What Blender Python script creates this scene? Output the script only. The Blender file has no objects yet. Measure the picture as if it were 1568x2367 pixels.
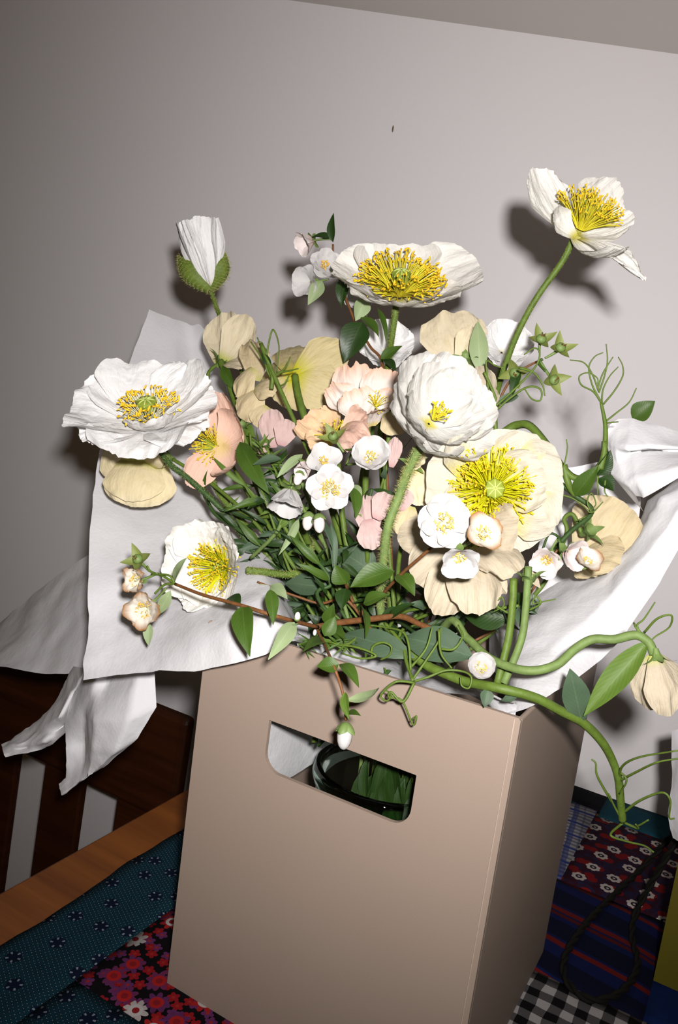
import bpy, bmesh, math, random
from mathutils import Vector, Matrix, noise
import numpy as np
random.seed(7)
S = bpy.context.scene
COL = S.collection
# ------------------------------------------------------------------ camera
F = 1845.4; PX0, PY0 = 784.0, 1183.5
RC = Matrix(((0.8624763704, -0.1858869828, 0.4707234221),
             (0.4882952357, 0.0611214828, -0.8705354255),
             (0.1330498902, 0.9806682385, 0.1434835627)))
CP = Vector((0.3194747, -0.4258799, 0.4403559))
cam = bpy.data.cameras.new('camera'); co = bpy.data.objects.new('camera', cam); COL.objects.link(co)
cam.sensor_fit = 'VERTICAL'; cam.sensor_height = 36.0; cam.lens = F / 2367 * 36.0
cam.clip_start = 0.01
co.matrix_world = Matrix.Translation(CP) @ RC.to_4x4()
S.camera = co
# ------------------------------------------------------------------ world, flash, exposure
wd = bpy.data.worlds.new('room_glow'); S.world = wd; wd.use_nodes = True
bgn = wd.node_tree.nodes['Background']; bgn.inputs[0].default_value = (1.0, 0.60, 0.20, 1); bgn.inputs[1].default_value = 0.042
fl = bpy.data.lights.new('camera_flash', 'SPOT'); fl.shadow_soft_size = 0.014; fl.energy = 40.5; fl.spot_size = math.radians(104); fl.spot_blend = 1.0; fl.color = (1.0, 0.965, 0.945)
fo = bpy.data.objects.new('camera_flash', fl); COL.objects.link(fo)
FP = Vector((0.362, -0.455, 0.492))
fo.matrix_world = Matrix.Translation(FP) @ (Vector((-0.22, 0.55, 0.42)) - FP).to_track_quat('-Z', 'Y').to_matrix().to_4x4()
vs = S.view_settings; vs.view_transform = 'Standard'; vs.look = 'None'; vs.exposure = 0.0; vs.gamma = 1.0; vs.use_curve_mapping = False

# ------------------------------------------------------------------ measuring helpers
def ray(px, py): return RC @ Vector(((px - PX0) / F, -(py - PY0) / F, -1.0))
def A(px, py, y):
    d = ray(px, py); return CP + d * ((y - CP.y) / d.y)
def AZ(px, py, z):
    d = ray(px, py); return CP + d * ((z - CP.z) / d.z)
def Wp(x, y, z): return Vector((x, y, z))
def D(r, u, t): return (RC @ Vector((r, u, t))).normalized()
def dep(X): return -(RC.transposed() @ (X - CP)).z
def U(px, X): return px * dep(X) / F          # length of px pixels at X
def P(q):
    if isinstance(q, Vector): return q
    return A(*q)
RIGHT = D(1, 0, 0); UP = D(0, 1, 0); BACK = D(0, 0, 1)

# ------------------------------------------------------------------ node helpers
class NT:
    def __init__(s, name):
        s.m = bpy.data.materials.new(name); s.m.use_nodes = True; s.t = s.m.node_tree; s.t.nodes.clear()
        s.out = s.t.nodes.new('ShaderNodeOutputMaterial')
    def n(s, t, **k):
        x = s.t.nodes.new(t)
        for a, b in k.items(): setattr(x, a, b)
        return x
    def lk(s, a, b): s.t.links.new(a, b)
    def put(s, sock, v):
        if isinstance(v, bpy.types.NodeSocket): s.lk(v, sock)
        else:
            if isinstance(v, tuple) and len(v) == 3 and sock.type == 'RGBA': v = (*v, 1)
            sock.default_value = v
    def math(s, op, a, b=None, c=None):
        x = s.n('ShaderNodeMath', operation=op); s.put(x.inputs[0], a)
        if b is not None: s.put(x.inputs[1], b)
        if c is not None: s.put(x.inputs[2], c)
        return x.outputs[0]
    def mix(s, f, a, b):
        x = s.n('ShaderNodeMix', data_type='RGBA'); s.put(x.inputs[0], f); s.put(x.inputs[6], a); s.put(x.inputs[7], b); return x.outputs[2]
    def vmath(s, op, a, b=None):
        x = s.n('ShaderNodeVectorMath', operation=op); s.put(x.inputs[0], a)
        if b is not None: s.put(x.inputs[1], b)
        return x.outputs[0]
    def xyz(s, v):
        x = s.n('ShaderNodeSeparateXYZ'); s.lk(v, x.inputs[0]); return x.outputs
    def noise(s, vec, scale, detail=3, rough=.55):
        x = s.n('ShaderNodeTexNoise'); s.lk(vec, x.inputs['Vector']); x.inputs['Scale'].default_value = scale
        x.inputs['Detail'].default_value = detail; x.inputs['Roughness'].default_value = rough; return x.outputs[0]
    def ramp(s, f, stops):
        x = s.n('ShaderNodeValToRGB'); s.put(x.inputs[0], f); e = x.color_ramp.elements
        while len(e) < len(stops): e.new(0.5)
        for i, (p, c) in enumerate(stops): e[i].position = p; e[i].color = (*c, 1) if len(c) == 3 else c
        return x.outputs[0]
    def obj(s): return s.n('ShaderNodeTexCoord').outputs['Object']
    def uv(s): return s.n('ShaderNodeTexCoord').outputs['UV']
    def bump(s, h, strength, dist):
        x = s.n('ShaderNodeBump'); s.lk(h, x.inputs['Height']); x.inputs['Strength'].default_value = strength; x.inputs['Distance'].default_value = dist; return x.outputs[0]
    def bsdf(s, color, rough=.6, spec=.3, normal=None, **k):
        b = s.n('ShaderNodeBsdfPrincipled'); s.put(b.inputs['Base Color'], color); s.put(b.inputs['Roughness'], rough)
        b.inputs['Specular IOR Level'].default_value = spec
        if normal is not None: s.lk(normal, b.inputs['Normal'])
        for a, v in k.items(): s.put(b.inputs[a.replace('_', ' ')], v)
        return b.outputs[0]
    def done(s, sh): s.lk(sh, s.out.inputs[0]); return s.m
    def thin(s, sh, color, f, normal=None):
        t = s.n('ShaderNodeBsdfTranslucent'); s.put(t.inputs[0], color)
        if normal is not None: s.lk(normal, t.inputs['Normal'])
        m = s.n('ShaderNodeMixShader'); m.inputs[0].default_value = f; s.lk(sh, m.inputs[1]); s.lk(t.outputs[0], m.inputs[2]); return m.outputs[0]

def petal_mat(name, base, body, tip, b0=.08, b1=.35, t0=.86, wr=.5, thin=.28, vein=0.0, rough=.55):
    s = NT(name); uv = s.uv(); u, v, _ = s.xyz(uv)
    col = s.ramp(v, [(b0, base), (b1, body), (t0, body), (1.0, tip)])
    c = s.n('ShaderNodeCombineXYZ'); s.lk(s.math('MULTIPLY', u, 26.0), c.inputs[0]); s.lk(s.math('MULTIPLY', v, 3.5), c.inputs[1])
    f1 = s.noise(c.outputs[0], 1.0, 4, .6)
    f2 = s.noise(s.obj(), 140.0, 3, .6)
    f3 = s.math('ABSOLUTE', s.math('SUBTRACT', s.noise(s.obj(), 70.0, 2, .5), .5))
    h = s.math('ADD', s.math('ADD', f1, s.math('MULTIPLY', f2, .6)), s.math('MULTIPLY', f3, 2.2))
    if vein:
        col = s.mix(s.math('MULTIPLY', s.ramp(f1, [(.5, (0, 0, 0)), (.66, (1, 1, 1))]), vein), col, tuple(x * y for x, y in zip(body, (.78, .72, .5))))
    nb = s.bump(h, wr, .0013)
    return s.done(s.thin(s.bsdf(col, rough, .18, nb), col, thin, nb))

def leaf_mat(name, c1, c2, rough=.45, thin=.15, vein=(.1, .2, .04)):
    s = NT(name); uv = s.uv(); u, v, _ = s.xyz(uv)
    f = s.noise(s.obj(), 60.0, 3)
    col = s.mix(f, c1, c2)
    d = s.math('ABSOLUTE', s.math('SUBTRACT', u, .5))
    col = s.mix(s.math('MULTIPLY', s.math('LESS_THAN', d, .025), .5), col, vein)
    k = s.math('SINE', s.math('MULTIPLY', s.math('SUBTRACT', v, s.math('MULTIPLY', d, .6)), 70.0))
    nb = s.bump(s.math('ADD', s.math('MULTIPLY', k, .06), f), .35, .0008)
    return s.done(s.thin(s.bsdf(col, rough, .35, nb), tuple(min(1, x * 1.4) for x in c2), thin))

def plain(name, c, rough=.6, spec=.3, var=.25, sc=40.0, bump=0.0, bd=.001):
    s = NT(name); f = s.noise(s.obj(), sc, 3)
    col = s.mix(f, tuple(x * (1 - var) for x in c), tuple(min(1, x * (1 + var)) for x in c))
    return s.done(s.bsdf(col, rough, spec, s.bump(f, bump, bd) if bump else None))

MT = {}
W1 = (.60, .585, .56)
MT['poppy_white'] = petal_mat('white_poppy_petal', (.5, .45, .08), (.71, .69, .645), (.72, .70, .655), .03, .18, wr=.7)
MT['poppy_full_dimmed'] = petal_mat('full_white_poppy_petal_dimmed', (.45, .40, .06), (.53, .517, .487), (.54, .527, .497), .03, .14, wr=.5)  # white petal colour darkened to offset the strong flash on this near bloom
MT['poppy_snow'] = petal_mat('snow_white_poppy_petal', (.66, .63, .5), (.75, .74, .735), (.75, .74, .735), .03, .12, wr=.7)
MT['poppy_cream'] = petal_mat('cream_poppy_petal', (.58, .50, .02), (.49, .455, .37), (.48, .445, .365), .14, .66, wr=.6)
MT['poppy_straw'] = petal_mat('straw_poppy_petal', (.42, .40, .01), (.52, .44, .24), (.52, .44, .26), .1, .42, wr=.4, vein=.6)
MT['poppy_blush'] = petal_mat('blush_poppy_petal', (.62, .5, .2), (.66, .585, .535), (.64, .40, .29), .05, .2, .72)
MT['poppy_pink'] = petal_mat('pink_poppy_petal', (.6, .45, .2), (.66, .43, .34), (.66, .45, .37), .05, .25)
MT['poppy_peach'] = petal_mat('peach_poppy_petal', (.62, .42, .08), (.66, .46, .28), (.64, .40, .26), .05, .4)
MT['pea_cream'] = petal_mat('cream_sweet_pea_petal', (.45, .47, .12), (.46, .395, .295), (.45, .39, .29), .03, .2, wr=.5, thin=.3, vein=.35)
MT['pea_cream_lit'] = petal_mat('cream_sweet_pea_petal_lit', (.45, .47, .12), (.64, .56, .40), (.62, .54, .39), .03, .2, wr=.5, thin=.35, vein=.4)  # brighter copy of the cream petal, extra light painted in for far blooms
MT['pea_yellow'] = petal_mat('yellow_cream_sweet_pea_petal', (.45, .44, .10), (.66, .57, .36), (.66, .58, .40), .03, .25, wr=.5, thin=.3, vein=.3)
MT['pea_tan'] = petal_mat('tan_sweet_pea_petal', (.45, .42, .16), (.55, .455, .285), (.53, .44, .28), .03, .2, wr=.5, thin=.3, vein=.45)
MT['pea_mauve'] = petal_mat('mauve_sweet_pea_petal', (.5, .3, .3), (.53, .38, .36), (.53, .4, .37), .03, .2, wr=.5, thin=.3, vein=.3)
MT['mock'] = petal_mat('white_mock_orange_petal', (.41, .39, .33), (.445, .432, .426), (.445, .43, .424), .02, .1, wr=.15, thin=.2)
MT['mock_wilt'] = petal_mat('brown_edged_mock_orange_petal', (.6, .55, .42), (.56, .52, .45), (.22, .09, .015), .02, .1, .62, wr=.3, thin=.2)
MT['mock_pink'] = petal_mat('pink_tinged_mock_orange_petal', (.55, .35, .33), (.62, .55, .53), (.64, .58, .56), .02, .35, wr=.15, thin=.2)
MT['filament'] = plain('stamen_filament_yellow', (.60, .52, .03), .5, .2, .2)
MT['filament_green'] = plain('stamen_filament_lime', (.56, .53, .01), .5, .2, .2)
MT['filament_white'] = plain('stamen_filament_white', (.62, .60, .42), .5, .2, .15)
MT['anther'] = plain('anther_golden', (.66, .40, .015), .6, .2, .2)
MT['anther_pale'] = plain('anther_pale_gold', (.56, .34, .07), .6, .2, .2)
MT['pistil'] = plain('pistil_green', (.17, .21, .025), .6, .25, .3, 120)
MT['pistil_ridge'] = plain('pistil_ridge_pale', (.36, .42, .12), .6, .2, .2, 120)
MT['stem'] = plain('stem_fresh_green', (.066, .105, .014), .55, .25, .45, 160, .5)
MT['stem_pale'] = plain('stem_pale_green', (.098, .145, .042), .6, .2, .4, 160, .5)
MT['stem_dark'] = plain('stem_dark_green', (.024, .052, .011), .55, .25, .4, 160, .5)
MT['bark'] = plain('stem_woody_brown', (.115, .046, .014), .6, .3, .5, 260, .6)
MT['hair'] = plain('stem_hair', (.26, .26, .09), .6, .2, .2)
MT['sepal'] = plain('sepal_hairy_green', (.085, .13, .015), .6, .25, .4, 160, .5)
MT['capsule'] = leaf_mat('capsule_olive_green', (.11, .14, .03), (.17, .20, .05), .55, .15, (.2, .22, .07))
MT['leaf'] = leaf_mat('leaf_green', (.024, .055, .004), (.048, .092, .010), .5, vein=(.065, .10, .02))
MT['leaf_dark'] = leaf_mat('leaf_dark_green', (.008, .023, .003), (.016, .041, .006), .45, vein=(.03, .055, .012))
MT['leaf_pale'] = leaf_mat('leaf_pale_underside', (.17, .23, .11), (.25, .31, .16), .6, .2, (.28, .34, .19))
MT['leaf_blue'] = leaf_mat('leaf_blue_green', (.032, .058, .032), (.055, .09, .048), .6, .12, (.07, .11, .06))
MT['leaf_bright'] = leaf_mat('leaf_bright_green', (.05, .10, .008), (.085, .14, .018), .6, .2, (.11, .17, .04))
MT['calyx'] = plain('calyx_green', (.10, .15, .04), .55, .3, .3, 100)

def paper():
    s = NT('white_tissue_paper'); o = s.obj(); f = s.noise(o, 25.0, 4); g = s.noise(o, 420.0, 2)
    nb = s.bump(s.math('ADD', s.math('MULTIPLY', f, 2.0), s.math('MULTIPLY', g, .25)), .25, .003)
    c = (.655, .65, .665)
    return s.done(s.thin(s.bsdf(c, .7, .15, nb), c, .22, nb))
MT['paper'] = paper()
def wallm():
    s = NT('wall_paint'); o = s.obj(); f = s.noise(o, 700.0, 3); g = s.noise(o, 3.0, 2)
    col = s.mix(g, (.70, .672, .68), (.735, .705, .712))
    return s.done(s.bsdf(col, .85, .15, s.bump(f, .12, .001)))
MT['wall'] = wallm()
MT['ceiling'] = plain('ceiling_paint', (.60, .555, .53), .9, .1, .02, 5)
def cardm():
    s = NT('beige_cardboard'); o = s.obj(); f = s.noise(o, 900.0, 2); g = s.noise(o, 8.0, 2)
    col = s.mix(g, (.215, .164, .132), (.232, .178, .144))
    col = s.mix(s.math('MULTIPLY', f, .15), col, (.25, .18, .13))
    return s.done(s.bsdf(col, .55, .3, s.bump(f, .08, .0006)))
MT['card'] = cardm()
MT['card_edge'] = plain('cardboard_raw_edge', (.30, .23, .185), .7, .2, .15, 300)
def woodm(name, c1, c2, sc=1.0, axis=0):
    s = NT(name); o = s.obj(); mp = s.n('ShaderNodeMapping'); s.lk(o, mp.inputs[0])
    v = [70 * sc, 70 * sc, 70 * sc]; v[axis] = 4 * sc; mp.inputs['Scale'].default_value = v
    f = s.noise(mp.outputs[0], 1.0, 5, .65)
    return s.done(s.bsdf(s.ramp(f, [(.3, c1), (.72, c2)]), .4, .4, s.bump(f, .1, .001)))
MT['table_wood'] = woodm('orange_pine_wood', (.11, .029, .004), (.22, .068, .010), .7, 0)
MT['chair_wood'] = woodm('dark_red_wood', (.02, .005, .0015), (.052, .013, .003), .7, 0)
MT['floor'] = woodm('dark_floor_boards', (.03, .015, .008), (.07, .035, .02), .3, 1)
def glassm():
    s = NT('clear_glass'); g = s.n('ShaderNodeBsdfGlass'); g.inputs['Roughness'].default_value = 0.0; g.inputs['IOR'].default_value = 1.48
    g.inputs[0].default_value = (.86, .93, .88, 1); return s.done(g.outputs[0])
MT['glass'] = glassm()
MT['olive'] = plain('olive_card_paper', (.075, .062, .003), .5, .35, .08, 30)
MT['cord'] = plain('black_cord', (.004, .0035, .002), .85, .15, .4, 300)

# ------------------------------------------------------------------ object helpers
def mesh(name, V, Fc, mat, uv=None, smooth=True):
    me = bpy.data.meshes.new(name); me.from_pydata([tuple(v) for v in V], [], Fc)
    if uv is not None:
        L = me.uv_layers.new(name='UVMap')
        idx = np.empty(len(me.loops), dtype=np.int32); me.loops.foreach_get('vertex_index', idx)
        L.data.foreach_set('uv', np.asarray(uv, dtype=np.float32)[idx].ravel())
    if mat: me.materials.append(MT[mat] if isinstance(mat, str) else mat)
    if smooth: me.polygons.foreach_set('use_smooth', [True] * len(me.polygons))
    me.update(); return me
class Thing:
    def __init__(s, name, label, cat, loc, group=None):
        s.o = bpy.data.objects.new(name, None); COL.objects.link(s.o); s.o.location = loc; s.loc = Vector(loc)
        s.o.empty_display_size = .02
        s.o['label'] = label; s.o['category'] = cat
        if group: s.o['group'] = group
        s.org = {}
    def part(s, name, g, mat, parent=None, label=None, kind=None, smooth=True):
        V, Fc = g[0], g[1]; uv = g[2] if len(g) > 2 else None
        me = mesh(name, [Vector(v) - s.loc for v in V], Fc, mat, uv, smooth)
        o = bpy.data.objects.new(name, me); COL.objects.link(o); o.parent = parent or s.o
        if label: o['label'] = label
        if kind: o['kind'] = kind
        return o
def single(name, g, mat, label, cat, group=None, smooth=True):
    V, Fc = g[0], g[1]; uv = g[2] if len(g) > 2 else None
    lo = sum((Vector(v) for v in V), Vector()) / len(V); lo.z = min(v[2] for v in V)
    o = bpy.data.objects.new(name, mesh(name, [Vector(v) - lo for v in V], Fc, mat, uv, smooth)); COL.objects.link(o); o.location = lo
    o['label'] = label; o['category'] = cat
    if group: o['group'] = group
    return o
def struct(name, g, mat, smooth=False):
    o = bpy.data.objects.new(name, mesh(name, g[0], g[1], mat, None, smooth)); COL.objects.link(o); o['kind'] = 'structure'; return o
def join(*gs):
    V, Fc, uv = [], [], []
    for g in gs:
        b = len(V); V += list(g[0]); Fc += [tuple(i + b for i in f) for f in g[1]]
        uv += list(g[2]) if len(g) > 2 else [(.5, .5)] * len(g[0])
    return V, Fc, uv
def box(x0, x1, y0, y1, z0, z1):
    V = [Vector((x, y, z)) for z in (z0, z1) for y in (y0, y1) for x in (x0, x1)]
    return V, [(0, 2, 3, 1), (4, 5, 7, 6), (0, 1, 5, 4), (2, 6, 7, 3), (0, 4, 6, 2), (1, 3, 7, 5)]
def bevel(o, w, seg=3):
    m = o.modifiers.new('bevel', 'BEVEL'); m.width = w; m.segments = seg; m.limit_method = 'ANGLE'; m.angle_limit = .7
def spline(pts, n=8):
    pts = [Vector(p) for p in pts]
    if len(pts) == 2: pts = [pts[0], (pts[0] + pts[1]) / 2, pts[1]]
    q = [2 * pts[0] - pts[1]] + pts + [2 * pts[-1] - pts[-2]]; out = []
    for i in range(1, len(q) - 2):
        for k in range(n):
            t = k / n; a, b, c, d = q[i - 1], q[i], q[i + 1], q[i + 2]
            out.append(.5 * ((2 * b) + (c - a) * t + (2 * a - 5 * b + 4 * c - d) * t * t + (3 * b - a - 3 * c + d) * t ** 3))
    out.append(pts[-1]); return out
def tube(pts, r0, r1=None, sides=7, n=8, raw=False, cap=True, rf=None):
    c = [Vector(p) for p in pts] if raw else spline(pts, n)
    if r1 is None: r1 = r0
    V, Fc, uv = [], [], []; m = len(c)
    T = (c[1] - c[0]).normalized(); N = T.orthogonal().normalized()
    for i, p in enumerate(c):
        t = (c[min(i + 1, m - 1)] - c[max(i - 1, 0)])
        if t.length > 1e-9: T = t.normalized()
        N = (N - T * N.dot(T)); N = N.normalized() if N.length > 1e-9 else T.orthogonal().normalized()
        B = T.cross(N); f = i / (m - 1); r = r0 + (r1 - r0) * f
        if rf: r *= rf(f)
        for k in range(sides):
            a = 2 * math.pi * k / sides; V.append(p + (N * math.cos(a) + B * math.sin(a)) * r); uv.append((k / sides, f))
    for i in range(m - 1):
        for k in range(sides):
            k2 = (k + 1) % sides; Fc.append((i * sides + k, i * sides + k2, (i + 1) * sides + k2, (i + 1) * sides + k))
    if cap:
        Fc.append(tuple(range(sides))[::-1]); Fc.append(tuple((m - 1) * sides + k for k in range(sides)))
    return V, Fc, uv
def hairs(pts, r, ln, per=7, n=8, rng=None):
    rng = rng or random; c = spline(pts, n); V, Fc = [], []
    for i in range(len(c) - 1):
        T = (c[i + 1] - c[i]).normalized(); N = T.orthogonal().normalized(); B = T.cross(N)
        for _ in range(per):
            a = rng.uniform(0, 6.283); d = N * math.cos(a) + B * math.sin(a); p = c[i].lerp(c[i + 1], rng.random()) + d * r * .9
            q = p + (d + T * rng.uniform(-.5, .3)).normalized() * ln * rng.uniform(.6, 1.1); s1 = T * .00016; s2 = d.cross(T) * .00016
            b = len(V); V += [p + s1, p - s1 * .5 + s2, p - s1 * .5 - s2, q]; Fc += [(b, b + 1, b + 3), (b + 1, b + 2, b + 3), (b + 2, b, b + 3)]
    return V, Fc
def sphere(c, r, seg=10, rings=7, sc=(1, 1, 1), M=None):
    V, Fc, uv = [], [], []
    for i in range(rings + 1):
        th = math.pi * i / rings
        for k in range(seg):
            a = 2 * math.pi * k / seg; v = Vector((math.sin(th) * math.cos(a) * sc[0], math.sin(th) * math.sin(a) * sc[1], math.cos(th) * sc[2])) * r
            V.append(c + (M @ v if M else v)); uv.append((k / seg, 1 - i / rings))
    for i in range(rings):
        for k in range(seg): k2 = (k + 1) % seg; Fc.append((i * seg + k, (i + 1) * seg + k, (i + 1) * seg + k2, i * seg + k2))
    return V, Fc, uv
def gridf(nu, nv):
    return [(j * (nu + 1) + i, j * (nu + 1) + i + 1, (j + 1) * (nu + 1) + i + 1, (j + 1) * (nu + 1) + i) for j in range(nv) for i in range(nu)]
NS = lambda x, y, z: noise.noise(Vector((x, y, z)))
_seed = [0.0]
def nseed(): _seed[0] += 7.31; return _seed[0]
def crump(u, v, sd, cr, pl):
    # crumple and radial pleats, growing outwards
    k = v ** 1.1
    return cr * k * (NS(u * 2.1 + sd, v * 2.4, sd) + .6 * NS(u * 4.7, v * 4.3 + sd, sd) + .5 * (abs(NS(u * 5.3 + sd, v * 5.1, sd * 1.3)) - .22) + .2 * (abs(NS(u * 11, v * 9 + sd, sd * 1.7)) - .2)) + \
           pl * k * (NS(u * 6.5 + sd, v * 1.3, sd * .7) + .5 * NS(u * 14, v * 2.2 + sd, sd))
def frame(face):
    z = face if isinstance(face, Vector) else D(*face)
    x = RIGHT - z * RIGHT.dot(z); x.normalize(); return Matrix((x, z.cross(x), z)).transposed()
def ring_petal(c, M, phi, L, hw, a0, a1, pw=1.0, rc=.9, cr=.05, pl=.02, r0=.03, tip=.72, drop=.22, rag=.04, ruf=.0, nu=30, nv=22, sd=None, z0=0.0, f0=.22, pt=False):
    """petal growing from a flower's axis; angles in degrees from the axis."""
    sd = nseed() if sd is None else sd
    a0, a1, phi = math.radians(a0), math.radians(a1), math.radians(phi)
    rho, zz = [r0 * L], [z0 * L]; th = [a0]
    for j in range(1, nv + 1):
        t = a0 + (a1 - a0) * ((j - .5) / nv) ** pw
        rho.append(rho[-1] + math.sin(t) * L / nv); zz.append(zz[-1] + math.cos(t) * L / nv); th.append(a0 + (a1 - a0) * (j / nv) ** pw)
    er, ez = Vector((math.cos(phi), math.sin(phi), 0)), Vector((0, 0, 1)); es = Vector((-math.sin(phi), math.cos(phi), 0))
    V, uv = [], []; R = rc * L
    for j in range(nv + 1):
        v = j / nv
        w = hw * L * (f0 + (1 - f0) * min(1, v / .6) ** .8 if v < .6 else 1 - (1 - tip) * ((v - .6) / .4) ** 2)
        if pt: w = hw * L * (max(0.0, 1 - v ** 1.25) + .01)
        for i in range(nu + 1):
            u = 2 * i / nu - 1
            k = v * (1 - drop * abs(u) ** 2.2 * v + rag * v * (NS(u * 3 + sd, 1.3, sd) + .6 * NS(u * 11, sd, 3.1)))
            jj = min(max(k * nv, 0), nv); ja = min(int(jj), nv - 1); f = jj - ja
            r = rho[ja] + (rho[ja + 1] - rho[ja]) * f; z = zz[ja] + (zz[ja + 1] - zz[ja]) * f; t = th[ja] + (th[ja + 1] - th[ja]) * f
            n = -er * math.cos(t) + ez * math.sin(t); ang = u * w / R
            d = R * (1 - math.cos(ang)) + L * crump(u, v, sd, cr, pl) + L * ruf * v ** 3 * math.sin(u * 7 + sd)
            V.append(c + M @ (er * r + ez * z + es * R * math.sin(ang) + n * d)); uv.append((i / nu, v))
    return V, gridf(nu, nv), uv
def free_petal(b, t, hwpx, n=(0, 0, 1), bow=.0, cup=.0, curl=0.0, cr=.04, pl=.02, tip=.7, drop=.25, f0=.2, rag=.04, ruf=.0, nu=26, nv=20, sd=None, peak=.6, twist=0.0):
    """petal from base b to tip t (world or pixel+depth), facing n."""
    sd = nseed() if sd is None else sd
    b, t = P(b), P(t); d = t - b; L = d.length; dh = d / L; hw = U(hwpx, (b + t) / 2)
    nn = (n if isinstance(n, Vector) else D(*n)); nn = (nn - dh * nn.dot(dh)).normalized(); sv = dh.cross(nn)
    V, uv = [], []
    for j in range(nv + 1):
        v = j / nv
        w = hw * ((f0 + (1 - f0) * (v / peak) ** .75) if v < peak else 1 - (1 - tip) * ((v - peak) / (1 - peak)) ** 2)
        for i in range(nu + 1):
            u = 2 * i / nu - 1
            k = v * (1 - drop * abs(u) ** 2.2 * v + rag * v * (NS(u * 3 + sd, 1.3, sd) + .6 * NS(u * 11, sd, 3.1)))
            off = bow * L * 4 * k * (1 - k) + cup * w * u * u + curl * L * v ** 3 + L * crump(u, v, sd, cr, pl) + L * ruf * v ** 2 * math.sin(u * 8 + sd) + twist * u * w * v
            V.append(b + d * k + sv * u * w + nn * off); uv.append((i / nu, v))
    return V, gridf(nu, nv), uv
def leaf(b, t, hwpx, n=(0, 0, 1), bow=.08, fold=.35, curl=0.0, nv=10, peak=.38, tw=0.0):
    b, t = P(b), P(t); d = t - b; L = d.length; dh = d / L; hw = U(hwpx, (b + t) / 2)
    nn = (n if isinstance(n, Vector) else D(*n)); nn = nn - dh * nn.dot(dh)
    nn = nn.normalized() if nn.length > 1e-6 else dh.orthogonal().normalized(); sv = dh.cross(nn); sd = nseed()
    V, uv = [], []; nu = 4
    for j in range(nv + 1):
        v = j / nv; x = v / peak if v < peak else 1 - (v - peak) / (1 - peak)
        w = hw * (math.sin(x * math.pi / 2) ** .75 if v < peak else (1 - (1 - x) ** 1.7) ) if 0 < v < 1 else 0.0
        w = max(w, hw * .02); a = tw * v; sv2 = sv * math.cos(a) + nn * math.sin(a); n2 = nn * math.cos(a) - sv * math.sin(a)
        for i in range(nu + 1):
            u = 2 * i / nu - 1
            V.append(b + d * v + sv2 * u * w + n2 * (fold * abs(u) * w + bow * L * 4 * v * (1 - v) + curl * L * v * v + .03 * L * NS(u * 1.5, v * 3 + sd, sd))); uv.append((i / nu, v))
    return V, gridf(nu, nv), uv
def stamens(c, M, n, ln, sp0, sp1, r0, rng, bend=.35, fr=.0003, ar=.0011, z0=0.0, tilt=None):
    """filaments and anthers as two geometries"""
    fv, ff, av, af = [], [], [], []
    for i in range(n):
        a = rng.uniform(0, 6.2832); s = math.radians(sp0 + (sp1 - sp0) * rng.random() ** .75); l = ln * rng.uniform(.78, 1.08)
        er = Vector((math.cos(a), math.sin(a), 0)); tw = Vector((-math.sin(a), math.cos(a), 0)) * rng.uniform(-.15, .15)
        pts = []
        for k in range(4):
            f = k / 3; q = s * (1 + bend * (f - .5) * .6)
            pts.append(er * (r0 + math.sin(q) * l * f) + Vector((0, 0, z0 + math.cos(q) * l * f)) + tw * l * f * f)
        pts = [c + M @ p for p in pts]
        g = tube(pts, fr * 1.3, fr * .8, 3, raw=True, cap=False); b = len(fv); fv += g[0]; ff += [tuple(x + b for x in q) for q in g[1]]
        d = (pts[-1] - pts[-2]).normalized(); x = d.orthogonal().normalized(); Q = Matrix((x, d.cross(x), d)).transposed()
        Q = Q @ Matrix.Rotation(rng.uniform(-1, 1), 3, 'X') @ Matrix.Rotation(rng.uniform(-1, 1), 3, 'Y')
        g = sphere(pts[-1], ar * rng.uniform(.8, 1.15), 5, 4, (.5, .42, 1.2), Q); b = len(av); av += g[0]; af += [tuple(x + b for x in q) for q in g[1]]
    return (fv, ff), (av, af)
def pistil(c, M, r, h, lobes=8):
    V, Fc = [], []; seg = lobes * 4
    prof = [(.35, 0), (.75, .12), (.98, .38), (1.0, .6), (.93, .8), (1.02, .88), (.9, .97), (.5, 1.04), (.12, 1.06)]
    for a, z in prof:
        for k in range(seg):
            t = 2 * math.pi * k / seg; q = a * r * (1 + .07 * math.cos(t * lobes)); V.append(c + M @ Vector((q * math.cos(t), q * math.sin(t), z * h)))
    m = len(prof)
    for i in range(m - 1):
        for k in range(seg): k2 = (k + 1) % seg; Fc.append((i * seg + k, i * seg + k2, (i + 1) * seg + k2, (i + 1) * seg + k))
    Fc.append(tuple((m - 1) * seg + k for k in range(seg)))
    rid = []
    for k in range(lobes):
        t = 2 * math.pi * k / lobes; e = Vector((math.cos(t), math.sin(t), 0))
        rid.append(tube([c + M @ (e * r * .08 + Vector((0, 0, 1.07 * h))), c + M @ (e * r * .6 + Vector((0, 0, 1.04 * h))), c + M @ (e * r * 1.08 + Vector((0, 0, .86 * h)))], r * .10, r * .07, 4, 3))
    return (V, Fc), join(*rid)

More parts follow.
